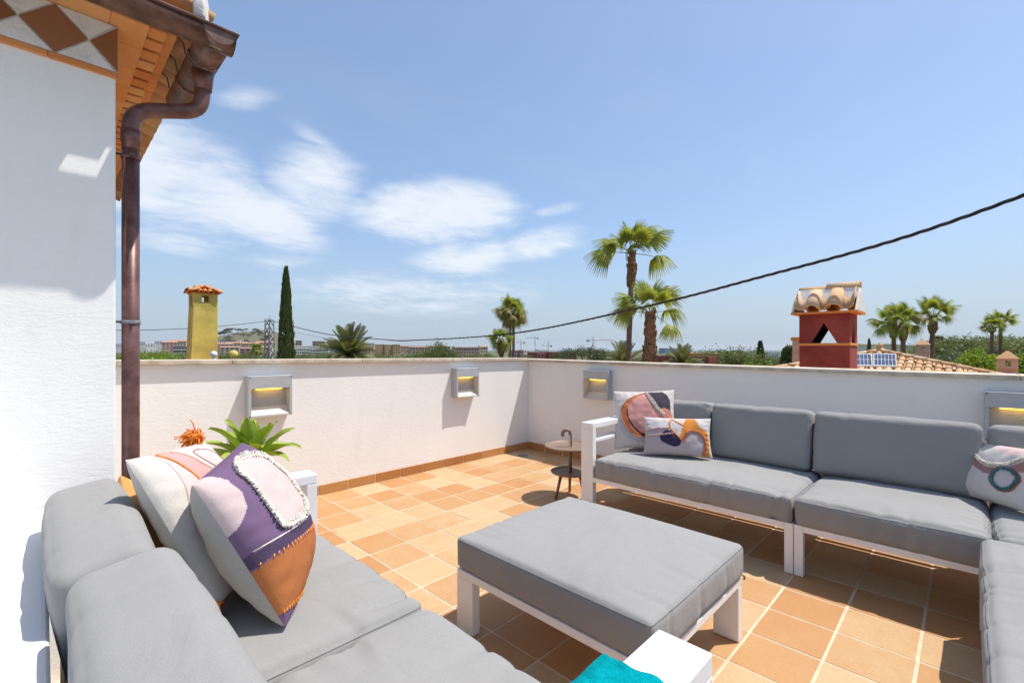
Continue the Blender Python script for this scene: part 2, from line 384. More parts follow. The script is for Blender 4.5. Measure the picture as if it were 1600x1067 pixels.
# ------------------------------------------------------------ wall lights
def glow():
    m = bpy.data.materials.new('warm_lamp'); m.use_nodes = True; t = m.node_tree; t.nodes.clear()
    e = t.nodes.new('ShaderNodeEmission'); e.inputs[0].default_value = (1.0, .56, .06, 1); e.inputs[1].default_value = 2.8
    o = t.nodes.new('ShaderNodeOutputMaterial'); t.links.new(e.outputs[0], o.inputs[0]); return m
M_GLOW = glow()
def wall_light(label, loc, rz):
    """local: wall plane y=0, body grows to -y, x along the wall, z=0 at its foot"""
    t = thing('wall_light', label, 'wall light', loc, rz, 'square wall lights on the parapets')
    w, h, d = .15, .30, .088
    b = MB(); b.prism([(-.0, .205), (-d + .002, .205), (-d, .298), (-.0, .298)], 0, -w, w); b.build('hood', M_ALU, t, False, .003, 2, False)
    for s in (-1, 1):
        MB().box(min(s * w, s * (w - .019)), max(s * w, s * (w - .019)), -d, 0, 0, .2045).build('side_cheek', M_ALU, t, False, .002, 2, False)
    b = MB().box(-w + .0192, w - .0192, -.012, -.001, .012, .2045)
    for k in range(15): b.box(-w + .0195, w - .0195, -.017, -.0115, .075 + k * .0088, .0795 + k * .0088)
    b.build('ribbed_back', M_ALUD, t, world=False)
    b = MB(); pr = [(-.001, .0), (-d + .004, .0), (-d + .004, .013)]
    for k in range(8):
        f0 = k / 8; y0 = -d + .006 + f0 * .068; z0 = .014 + f0 * .058
        pr += [(y0, z0), (y0 + .0045, z0 + .0062), (y0 + .006, z0 + .0035)]
    pr += [(-.001, .072)]
    b.prism(pr, 0, -w + .0193, w - .0193); b.build('ribbed_slope', M_ALUD, t, world=False)
    MB().box(-.085, .085, -.062, -.022, .199, .2045).build('lamp', M_GLOW, t, world=False)
    for sx in (-1, 1):
        for z in (.010, .287):
            c = MB().tube([(sx * (w - .0095), -d - .0018, z), (sx * (w - .0095), -d + .002, z)], .0042, 10).build('screw', M_SCREW, t, world=False)
    return t
wall_light('square aluminium wall light on the sunny wall above the agave', (-.385, 0, .685), 0)
wall_light('square aluminium wall light on the sunny wall beside the shaded corner', (1.495, 0, .687), 0)
wall_light('square aluminium wall light on the shaded wall above the round side table', (2.5, -1.01, .662), -PI/2)
wall_light('square aluminium wall light on the shaded wall behind the sofa corner', (2.5, -3.95, .625), -PI/2)

# ------------------------------------------------------------ white ledge beside the left sofa
b = MB().box(-2.75, -1.552, -5.3, -1.4425, -.005, .628)
tag(b.build('low_ledge', M_LEDGE, None, False, .012, 3), 'broad low white plastered ledge between house wall and sofa back', 'ledge')
# ------------------------------------------------------------ the house with its tiled eave
HX, HY = -1.301, -.71                                  # the corner of the house
hs = thing('house', 'white stucco house corner with diamond tile frieze and terracotta eaves', 'house', (-2.5, .6, 0))
MB().box(-6.0, HX - .004, HY + .004, 6.0, -9.6, 2.84).build('wall', M_WALL, hs, False, .008, 2)
FZ0, FZ1 = 2.548, 2.775
# frieze strip: terracotta edging under a row of diamonds
x = HX + .006
while x > -3.4:
    MB().box(x - .2485, x, HY - .012, HY + .02, FZ0 - .030, FZ0 - .002).build('edging_tile', M_BRICK, hs, False, .002, 1); x -= .25
MB().box(-3.4, HX + .004, HY - .0005, HY + .02, FZ0, FZ1).build('frieze_bed', M_MORTAR, hs)
DW = .235; xr = HX - .103; zc = (FZ0 + FZ1) / 2; hh = (FZ1 - FZ0) / 2
def plate(name, poly, m, y0=None):
    MB().prism(poly, 1, (HY - .010) if y0 is None else y0, HY - .0008).build(name, m, hs, False, .0015, 1)
g = .004
plate('diamond_tile', [(xr + g, zc), (HX + .002, zc + hh * .95), (HX + .002, zc - hh * .95)], M_DIAMOND)
k = 0
while xr - k * DW > -3.2:
    r0 = xr - k * DW; l0 = r0 - DW; c0 = (r0 + l0) / 2
    plate('diamond_tile', [(r0 - g, zc), (c0, zc + hh - g), (l0 + g, zc), (c0, zc - hh + g)], M_DIAMOND)
    for sgn in (1, -1):
        a0 = c0 + DW if k else HX - .004
        plate('white_triangle_tile', [(r0, zc + sgn * g * 1.5), (c0 + g * 1.5, zc + sgn * (hh - .0005)), ((a0 - g * 1.5), zc + sgn * (hh - .0005))], M_MORTAR, HY - .008)
    k += 1
# corbelled soffit courses; each runs along the front (-y) and the side (+x)
def course(name, inner, outer, z0, z1, pitch, gap, mm, saw=False):
    th = z1 - z0
    n = int(4.2 / pitch)
    for k in range(n):                                  # side, going back along the house
        y0 = HY - outer + k * pitch; y1 = y0 + pitch - gap
        if y0 > 3.2: break
        bb = MB()
        if outer > .2: y0 = max(y0, HY - outer + .06)
        bb.box(HX + inner, HX + outer, y0, y1, z0, z1)
        bb.build(name, mm, hs, False, .0025, 1)
    n = int(2.3 / pitch)
    for k in range(n):
        x1 = HX + inner - .001 - k * pitch; x0 = x1 - pitch + gap
        MB().box(x0, x1, HY - outer, HY - inner, z0, z1).build(name, mm, hs, False, .0025, 1)
course('soffit_tile', -.03, .115, 2.777, 2.800, .252, .0025, M_BRICK)
course('corbel_brick', .02, .195, 2.8015, 2.840, .125, .030, M_BRICK)
course('soffit_tile', .10, .245, 2.8415, 2.862, .252, .0025, M_BRICK)
MB().box(-4.0, HX + .18, HY - .18, 4.0, 2.8405, 2.8412).build('mortar_bed', M_BRICK, hs)
# barrel tiles of the eave
def barrel(L=.40, r0=.085, r1=.070, th=.011, n=9, up=1):
    bb = MB()
    for (q, rr) in ((0, 0.0), (1, 0.0)): pass
    rows = []
    for t_, r in ((0, r0), (.5, (r0 + r1) / 2), (1, r1)):
        for off in (0, -th):
            rows.append([(L * t_, (r + off) * math.cos(PI * k / n), up * (r + off) * math.sin(PI * k / n)) for k in range(n + 1)])
    for row in rows: bb.v += row
    w = n + 1
    def f(a, c):
        for k in range(n): bb.f.append((a * w + k, a * w + k + 1, c * w + k + 1, c * w + k))
    f(0, 2); f(2, 4); f(1, 3); f(3, 5); f(0, 1); f(4, 5)
    for a in (0, 2):
        for k in (0, n): bb.f.append((a * w + k, (a + 2) * w + k, (a + 3) * w + k, (a + 1) * w + k))
    return bb
BT = barrel().mesh('barrel_tile', M_BARREL, True); BTu = barrel(up=-1).mesh('pan_tile', M_BARREL, True)
SL = R(16)
def roof_tile(me, name, parent, p, head, slope=SL):
    """p: lower end of the tile, head: bearing of the up-slope direction"""
    return link(name, me, parent, False, Vector(p) - parent.location, (0, -slope, head))
for k in range(22):                                     # the side eave (slope rises towards -x)
    y = HY - .09 + k * .19
    for c in range(3):
        q = .36 * c
        roof_tile(BTu, 'pan_tile', hs, (HX + .385 - q * math.cos(SL), y, 2.952 + q * math.sin(SL)), PI)
        roof_tile(BT, 'barrel_tile', hs, (HX + .38 - q * math.cos(SL), y + .095, 2.915 + q * math.sin(SL)), PI)
for k in range(8):                                      # the front eave (slope rises towards +y)
    x = HX + .04 - k * .19
    for c in range(3):
        q = .36 * c
        roof_tile(BTu, 'pan_tile', hs, (x, HY - .37 + q * math.cos(SL), 2.952 + q * math.sin(SL)), PI / 2)
        roof_tile(BT, 'barrel_tile', hs, (x - .095, HY - .365 + q * math.cos(SL), 2.915 + q * math.sin(SL)), PI / 2)
for k in range(5):                                      # hip line with a mortared end
    q = .33 * k; a = SL * .75
    roof_tile(BT, 'hip_tile', hs, (HX + .19 - q * .69, HY - .19 + q * .69, 3.02 + q * .19), R(135), a)
b = MB()
pr = [(-.098, -.055), (.098, -.055), (.105, .01)] + [(.105 * math.cos(an), .03 + .105 * math.sin(an)) for an in [PI * i / 8 for i in range(1, 8)]] + [(-.105, .01)]
b.prism(pr, 1, -.045, .012)
me = b.mesh('mortar_end', M_MORTAR, True, .012, 3)
for v in me.vertices: v.co += Vector((0, 0, 0)) + .006 * noise.noise_vector(v.co * 22)
link('mortar_end', me, hs, False, Vector((HX + .305, HY - .185, 2.895)) - hs.location, (0, 0, R(70))).scale = (.85, .85, .85)
MB().quad((HX + .17, HY - .17, 2.955), (HX + .25, 4, 2.945), (-4, 4, 4.1), (-4, 1.6, 4.1)).build('roof_deck', M_BRICK, hs)
MB().quad((HX + .17, HY - .17, 2.955), (-6, HY - .25, 2.945), (-6, 1.6, 4.1), (-4, 1.6, 4.1)).build('roof_deck', M_BRICK, hs)

# ------------------------------------------------------------ gutter and downpipe
gt = thing('rain_gutter', 'weathered copper half-round gutter under the tiled eave', 'gutter', (HX + .37, HY - .3, 2.8))
GR = .073; gx = HX + .362; gy = HY - .282; gz = 2.775
def half(c, axis, L, r=GR, th=.003, n=12):
    bb = MB(); rows = []
    for h in (0, L):
        for off in (0, -th):
            row = []
            for k in range(n + 1):
                an = PI + PI * k / n; p, q = (r + off) * math.cos(an), (r + off) * math.sin(an)
                row.append((c[0] + p, c[1] + h, c[2] + q) if axis == 1 else (c[0] + h, c[1] + p, c[2] + q))
            rows.append(row)
    for row in rows: bb.v += row
    w = n + 1
    for a, e in ((0, 2), (1, 3), (0, 1), (2, 3)):
        for k in range(n): bb.f.append((a * w + k, a * w + k + 1, e * w + k + 1, e * w + k))
    for k in (0, n): bb.f.append((k, 2 * w + k, 3 * w + k, w + k))
    return bb
# box-moulded front run and corner, half-round side run
half((gx, gy - GR, gz), 1, .90 + GR).build('side_trough', M_COPPER, gt, True)
half((HX - 2.4, gy, gz), 0, 2.4 + (gx - HX) + GR).build('front_trough', M_COPPER, gt, True)
b = MB(); b.tube([(HX - 2.4, gy - GR - .004, gz + .002), (gx + GR + .008, gy - GR - .004, gz + .002)], .0085, 8)
b.build('front_bead', M_COPPER, gt, True)
b = MB(); b.tube([(gx + GR + .004, gy - GR - .010, gz + .002), (gx + GR + .004, gy + .90, gz + .002)], .0085, 8); b.build('side_bead', M_COPPER, gt, True)
cp = [(gx + GR * math.cos(PI + PI * k / 12), gz + GR * math.sin(PI + PI * k / 12)) for k in range(13)]
MB().prism(cp, 1, gy + .896, gy + .902).build('end_cap', M_COPPER, gt)
MB().prism(cp, 1, gy - GR - .002, gy - GR + .003).build('end_cap', M_COPPER, gt)
MB().prism([(gy + (p - gx), q) for p, q in cp], 0, gx + GR - .003, gx + GR + .002).build('end_cap', M_COPPER, gt)
for yy in (gy + .22, gy + .56):                          # sleeve joints
    half((gx, yy, gz), 1, .02, GR + .005, .005).build('joint_band', M_COPPER, gt, True)
for yy in (gy + .30, gy + .52, gy + .76):                # hangers
    MB().tube([(gx - GR - .002, yy, gz + .004), (gx - GR - .012, yy, gz + .06), (gx - GR - .05, yy, gz + .09)], .004, 6).build('hanger', M_DARKM, gt)
for (yy, dxx) in ((gy - .02, .0), (gy + .225, .0)):      # verdigris runs at the solder seams
    pts = [(gx + (GR + .0015) * math.cos(a), yy + .004 * math.sin(a * 9), gz + (GR + .0015) * math.sin(a)) for a in [PI * 1.08 + PI * .8 * k / 14 for k in range(15)]]
    MB().tube(pts, [.002 + .002 * abs(math.sin(k * 2.1)) for k in range(15)], 5).build('solder_seam', M_VERD, gt, True)
dp = thing('downpipe', 'reddish brown copper downpipe bending under the eave beside the house corner', 'pipe', (HX + .055, -.66, 0))
px_, py_ = HX + .055, -.66
top = Vector((gx, -.69, gz - GR + .02))
e1 = Vector((gx, -.68, 2.50)); e2 = Vector((px_, py_, 2.405))
def fillet(pts, r, n=7):
    out = [Vector(pts[0])]
    for i in range(1, len(pts) - 1):
        p = Vector(pts[i]); a = (Vector(pts[i-1]) - p).normalized(); c = (Vector(pts[i+1]) - p).normalized()
        for k in range(n + 1):
            t = k / n; out.append((p + a * r) * (1 - t) ** 2 + p * 2 * t * (1 - t) + (p + c * r) * t * t)
    out.append(Vector(pts[-1])); return out
b = MB(); b.tube(fillet([top, e1, e2, Vector((px_, py_, 2.2))], .09), .038, 20); b.build('swan_neck', M_COPPIPE, dp, True)
MB().tube([(px_, py_, 2.27), (px_, py_, -.37)], .037, 20).build('pipe_shaft', M_COPPIPE, dp, True)
MB().tube([(px_, py_, 2.235), (px_, py_, 2.30)], .0415, 20).build('socket_ring', M_COPPIPE, dp, True)
MB().tube([(gx, -.69, gz - GR + .015), (gx, -.69, gz - GR - .085)], [.056, .044], 20).build('outlet', M_COPPIPE, dp, True)
for z in (2.16, 1.315):
    MB().tube([(px_, py_, z - .009), (px_, py_, z + .009)], .0415, 20).build('clamp_band', M_STEEL if z < 2 else M_COPPIPE, dp, True)
    b = MB(); b.tube([(px_ - .04, py_ - .02, z), (HX - .012, py_ - .02, z)], .006, 8); b.build('clamp_bolt', M_DARKM, dp)
    MB().box(px_ - .012, px_ + .012, py_ - .066, py_ - .044, z - .007, z + .007).build('clamp_lug', M_STEEL if z < 2 else M_COPPIPE, dp)

# the eave is low: gutter about 11 cm wide, downpipe 63 mm
for o_, l_ in ((hs, (-2.273, -.446, .284)), (gt, (-1.084, -1.667, 2.407)), (dp, (-1.320, -1.401, .284))):
    o_.location = l_; o_.scale = (.758, .758, .758)

# ------------------------------------------------------------ cushions
def cushion(name, lx, ly, lz, r=.045, crown=.018, side=.010, seed=0, puck=1.0, step=.012, m=None):
    """rounded, crowned box cushion with puckered seams, centred on its own origin"""
    rr = random.Random(seed); nx, ny, nz_ = (max(4, int(l / step)) for l in (lx, ly, lz))
    hx, hy, hz_ = lx / 2, ly / 2, lz / 2; verts = {}; V_ = []; F_ = []
    so = Vector((rr.uniform(0, 50), rr.uniform(0, 50), rr.uniform(0, 50)))
    folds = [(rr.choice((0, 1)), rr.choice((-1, 1)), rr.uniform(-.9, .9), rr.uniform(.010, .026), rr.uniform(.004, .011)) for _ in range(int(30 * puck))]
    def shape(p):
        x, y, z = p
        q = Vector((max(-hx + r, min(hx - r, x)), max(-hy + r, min(hy - r, y)), max(-hz_ + r, min(hz_ - r, z))))
        dv = Vector(p) - q
        if dv.length > 1e-9: n = dv.normalized(); o = q + n * r
        else: n = Vector((0, 0, 0)); o = Vector(p)
        a, b_, c = x / hx, y / hy, z / hz_
        o.z += n.z * crown * (1 - a ** 4) * (1 - b_ ** 4)
        o.x += n.x * side * (1 - b_ ** 4) * (1 - c * c); o.y += n.y * side * (1 - a ** 4) * (1 - c * c)
        w = .0045 * noise.noise(o * 3.2 + so) + .0022 * noise.noise(o * 9 + so)
        o += n * w
        # puckers running from the seams
        for ax, sg, pos, wd, am in folds:
            u = x if ax == 0 else y; h_ = hx if ax == 0 else hy; d_ = (b_ if ax == 0 else a) * sg
            if d_ > .45:
                e = abs(u - pos * h_ - .012 * math.sin(z * 28 + d_ * 5 + pos * 9)) / wd
                if e < 3: o -= n * am * puck * math.exp(-e * e) * min(1, (d_ - .45) / .40)
        return o
    def vid(i, j, k):
        key = (i, j, k)
        if key not in verts:
            def cc(t, n_, h_): 
                s_ = t / n_ * 2 - 1; return h_ * (s_ * (1.0 + .25 * (1 - s_ * s_)))
            verts[key] = len(V_); V_.append(tuple(shape((cc(i, nx, hx), cc(j, ny, hy), cc(k, nz_, hz_)))))
        return verts[key]
    for i in range(nx):
        for j in range(ny):
            for k in (0, nz_): F_.append([vid(i, j, k), vid(i + 1, j, k), vid(i + 1, j + 1, k), vid(i, j + 1, k)])
    for i in range(nx):
        for k in range(nz_):
            for j in (0, ny): F_.append([vid(i, j, k), vid(i + 1, j, k), vid(i + 1, j, k + 1), vid(i, j, k + 1)])
    for j in range(ny):
        for k in range(nz_):
            for i in (0, nx): F_.append([vid(i, j, k), vid(i, j + 1, k), vid(i, j + 1, k + 1), vid(i, j, k + 1)])
    b = MB(); b.v = V_; b.f = [tuple(f) for f in F_]
    me = b.mesh(name, m or M_GREY, True)
    # seam cord round the top edge
    s = MB(); kz = hz_ - r * .42; pts = []
    def ring(u, v): return shape((u, v, hz_ * .999 if 0 else kz))
    N = 40
    for q in range(N): pts.append(ring(-hx + lx * q / N, -hy))
    for q in range(N): pts.append(ring(hx, -hy + ly * q / N))
    for q in range(N): pts.append(ring(hx - lx * q / N, hy))
    for q in range(N): pts.append(ring(-hx, hy - ly * q / N))
    s.tube(pts, .0015, 5, closed=True)
    return me, s.mesh('seam', M_SEAM, True)
def add_cushion(name, parent, loc, rot, *a, **k):
    me, se = cushion(name, *a, **k); o = link(name, me, parent, False, loc, rot)
    
    if name != 'back_cushion': link('seam', se, o, False)
    return o

# ------------------------------------------------------------ sofas
def sofa(label, loc, rz, L, D, arms, seats, backs, seed, back_frame=True, bt=.185, bo=(.155,) * 9, bz=.600):
    """local: x along the length, y from the front edge (0) to the back (D)"""
    t = thing('sofa', label, 'sofa', loc, rz)
    def bx(name, *a, bev=.003): return MB().box(*a).build(name, M_FRAME, t, False, bev, 2, False)
    z0, z1 = .236, .268
    bx('front_rail', .0415, L - .0415, .0, .040, z0, z1); bx('back_rail', .0415, L - .0415, D - .040, D, z0, z1)
    bx('side_rail', .0, .041, .0415, D - .0415, z0, z1); bx('side_rail', L - .041, L, .0415, D - .0415, z0, z1)
    for k in range(1, 5): bx('seat_slat', .041, L - .041, D * k / 5 - .03, D * k / 5 + .03, z1 - .022, z1 - .004)
    for s, arm in ((0, arms[0]), (1, arms[1])):
        x0, x1 = (0, .10) if s == 0 else (L - .10, L)
        if arm:
            bx('arm_post', x0, x1, -.002, .041, .007, .6115); bx('arm_post', x0, x1, D - .041, D + .002, .007, .6115)
            bx('armrest', x0, x1, -.002, D + .002, .612, .65); bx('arm_bar', x0 + .002, x1 - .002, .0415, D - .0415, .512, .534)
        else:
            x0, x1 = (0, .041) if s == 0 else (L - .041, L)
            bx('leg', x0, x1, 0, .040, .007, z1 + .0005); bx('leg', x0, x1, D - .040, D, .007, .60)
    for fx in (.0205, L - .0205):
        for fy in (.02, D - .02): MB().tube([(fx if not arms[fx > L / 2] else (.05 if fx < L / 2 else L - .05), fy, 0), (fx if not arms[fx > L / 2] else (.05 if fx < L / 2 else L - .05), fy, .0075)], .015, 10).build('foot_glide', M_DARKM, t, world=False)
    if back_frame:
        xa = .10 if arms[0] else .0415; xb = L - .10 if arms[1] else L - .0415
        bx('back_bar', xa + .0005, xb - .0005, D - .036, D - .002, .575, .61); bx('back_bar', xa + .0005, xb - .0005, D - .034, D - .004, .42, .455)
    xa = .105 if arms[0] else .004; xb = L - .105 if arms[1] else L - .004
    for k, (a, c) in enumerate(seats):
        add_cushion('seat_cushion', t, ((a + c) / 2, .345, .334), (0, 0, 0), c - a - .006, .715, .152, .036, .020, .008, seed + k, .85)
    for k, (a, c) in enumerate(backs):
        add_cushion('back_cushion', t, ((a + c) / 2, D - bo[k], bz), (R(-90 - 9), 0, 0), c - a - .005, .375, bt, .036, .015, .003, seed + 20 + k, .35)
    return t
sofa('white framed grey sofa against the low white ledge with two pillows at its far end', (-.75, -3.41, 0), PI / 2, 1.74, .770, (1, 1), ((.105, .855), (.862, 1.635)), ((.10, .885), (.895, 1.655)), 3, bt=.165, bo=(.098, .072), bz=.578)
sofa('white framed grey sofa with one arm beside the round side table', (1.175, -1.735, 0), -PI / 2, 1.345, .82, (1, 0), ((.105, 1.345),), ((.10, .685), (.69, 1.305)), 41)
sofa('armless grey sofa section next to the corner of the sectional', (1.175, -3.0835, 0), -PI / 2, .72, .82, (0, 0), ((.0, .72),), ((-.035, .70),), 61)
sofa('grey corner seat of the sectional with patterned pillow', (1.175, -3.808, 0), -PI / 2, .82, .82, (0, 0), ((.0, .80),), ((-.01, .72),), 71)
sofa('grey sofa return running out from the corner seat', (1.150, -3.775, 0), PI, 1.62, .82, (0, 0), ((.0, 1.61),), ((.0, .80), (.805, 1.61)), 81)

# ------------------------------------------------------------ ottoman
ot = thing('ottoman', 'low square grey ottoman table with white frame', 'ottoman', (.04, -2.635, 0))
X0, X1, Y0, Y1 = -.335, .425, -3.075, -2.19
for (x, y) in ((X0, Y0), (X0, Y1 - .10), (X1 - .04, Y0), (X1 - .04, Y1 - .10)):
    MB().box(x, x + .04, y, y + .10, .007, .2245).build('leg', M_FRAME, ot, False, .003, 2); MB().tube([(x + .02, y + .05, 0), (x + .02, y + .05, .0075)], .015, 10).build('foot_glide', M_DARKM, ot)
MB().box(X0, X0 + .04, Y0, Y1, .225, .255).build('side_rail', M_FRAME, ot, False, .003, 2)
MB().box(X1 - .04, X1, Y0, Y1, .225, .255).build('side_rail', M_FRAME, ot, False, .003, 2)
MB().box(X0 + .0405, X1 - .0405, Y0, Y0 + .04, .225, .2545).build('cross_rail', M_FRAME, ot, False, .003, 2)
MB().box(X0 + .0405, X1 - .0405, Y1 - .04, Y1, .225, .2545).build('cross_rail', M_FRAME, ot, False, .003, 2)
for k in range(1, 6): 
    yy = Y0 + (Y1 - Y0) * k / 6; MB().box(X0 + .0405, X1 - .0405, yy - .03, yy + .03, .232, .250).build('slat', M_FRAME, ot)
add_cushion('top_cushion', ot, Vector(((X0 + X1) / 2 + .004, (Y0 + Y1) / 2, .322)) - ot.location, (0, 0, 0), X1 - X0 + .015, Y1 - Y0 + .012, .132, .022, .020, .006, 99, .5)
b = MB()
for k in range(3): b.tube([(X1 + .006, Y0 + .0 - .004 * k, .262), (X1 + .012, Y0 - .004 - .002 * k, .250 - .003 * k), (X1 + .010, Y0 - .002, .242)], .0016, 5)
b.build('tie_cord', M_SEAM, ot)

# ------------------------------------------------------------ towel on the near arm side
tw = MB(); nx, prof = 44, [(-3.288, .50), (-3.288, .56), (-3.289, .61), (-3.291, .645), (-3.299, .660), (-3.312, .664), (-3.335, .663), (-3.36, .664), (-3.385, .663), (-3.408, .663), (-3.420, .657), (-3.427, .64), (-3.429, .60), (-3.430, .54), (-3.431, .49)]
prof = [(p.x, p.y) for p in catmull([(a_, c_, 0) for a_, c_ in prof], 3)]; ny = len(prof) - 1
for i in range(nx + 1):
    for j, (yy_, zz_) in enumerate(prof):
        u = i / nx; x = -1.27 + .362 * u; w_ = .012 * noise.noise(Vector((j * .23, u * 3, 4)))
        tw.v.append((x + w_, yy_ + .003 * noise.noise(Vector((x * 18, zz_ * 18, 9))), zz_ + .0025 * noise.noise(Vector((x * 22, yy_ * 22, 2)))))
for i in range(nx):
    for j in range(ny):
        a = i * (ny + 1) + j; tw.f.append((a, a + ny + 1, a + ny + 2, a + 1))
M_TOWEL = mat('turquoise_terry', (.0, .30, .345), .98, .22, 60, .004, 420, spec=.05)
o = tw.build('folded_towel', M_TOWEL, None, True); tag(o, 'turquoise terry towel draped over the white armrest', 'towel'); sm_ = o.modifiers.new('thickness', 'SOLIDIFY'); sm_.thickness = .011; sm_.offset = 1; o.name = 'terry_towel'

# ------------------------------------------------------------ side table
st = thing('side_table', 'round two-tier taupe metal side table with hooked handle', 'side table', (1.383, -1.478, 0))
def tray(name, r, z, m=M_TAUPE):
    MB().lathe([(0.001, z), (r - .012, z), (r - .004, z + .004), (r, z + .016), (r - .003, z + .0165), (r - .008, z + .007), (r - .02, z + .0045), (.001, z + .0045)], 48).build(name, m, st, True, world=False)
tray('top_tray', .203, .400); tray('lower_tray', .156, .196)
b = MB(); hd = Vector((-RT.x, -RT.y, 0))
b.tube([(0, 0, .19), (0, 0, .505)] + arc((hd.x * .031, hd.y * .031, .505), .031, PI, 0, 10, hd, (0, 0, 1)) + [(hd.x * .062, hd.y * .062, .487)], .0135, 14)
b.build('hooked_stem', M_TAUPE, st, True, world=False)
for a in (160, 275, 40):
    c, s_ = math.cos(R(a)), math.sin(R(a))
    MB().tube([(c * .085, s_ * .085, .199), (c * .135, s_ * .135, 0.004)], [.0125, .0105], 12).build('leg', M_TAUPE, st, True, world=False)

# ------------------------------------------------------------ pillows
def inside(p, poly):
    x, y = p; c = False; n = len(poly)
    for i in range(n):
        x1, y1 = poly[i]; x2, y2 = poly[i - 1]
        if (y1 > y) != (y2 > y) and x < (x2 - x1) * (y - y1) / (y2 - y1) + x1: c = not c
    return c
def smoothpoly(poly, n=5):
    m = len(poly); out = []
    for i in range(m):
        p0, p1, p2, p3 = (Vector((*poly[(i + d_) % m], 0)) for d_ in (-1, 0, 1, 2))
        for k in range(n):
            t = k / n; q = .5 * ((2 * p1) + (p2 - p0) * t + (2 * p0 - 5 * p1 + 4 * p2 - p3) * t * t + (3 * p1 - p0 - 3 * p2 + p3) * t ** 3); out.append((q.x, q.y))
    return out
def smoothline(l, n=8): return [(p.x, p.y) for p in catmull([(*q, 0) for q in l], n)]
def patmat():
    m = bpy.data.materials.new('appliqued_cotton'); m.use_nodes = True; t = m.node_tree; b = t.nodes['Principled BSDF']
    b.inputs['Roughness'].default_value = .95; b.inputs['Specular IOR Level'].default_value = .08
    a = t.nodes.new('ShaderNodeVertexColor'); a.layer_name = 'pattern'
    tcn = t.nodes.new('ShaderNodeTexCoord'); n1 = noise_n(t, tcn.outputs['Object'], 420, 3, .6); n2 = noise_n(t, tcn.outputs['Object'], 9, 4, .6)
    k = mixc(t, n1.smooth(.35, .65) * .22, a.outputs[0], (.25, .22, .22), 'MULTIPLY')
    t.links.new(k, b.inputs['Base Color'])
    bn = t.nodes.new('ShaderNodeBump'); bn.inputs['Distance'].default_value = .0025; bn.inputs['Strength'].default_value = .5
    t.links.new((n1 * .5 + n2 * 2.0).k, bn.inputs['Height']); t.links.new(bn.outputs[0], b.inputs['Normal'])
    return m
M_PAT = patmat()
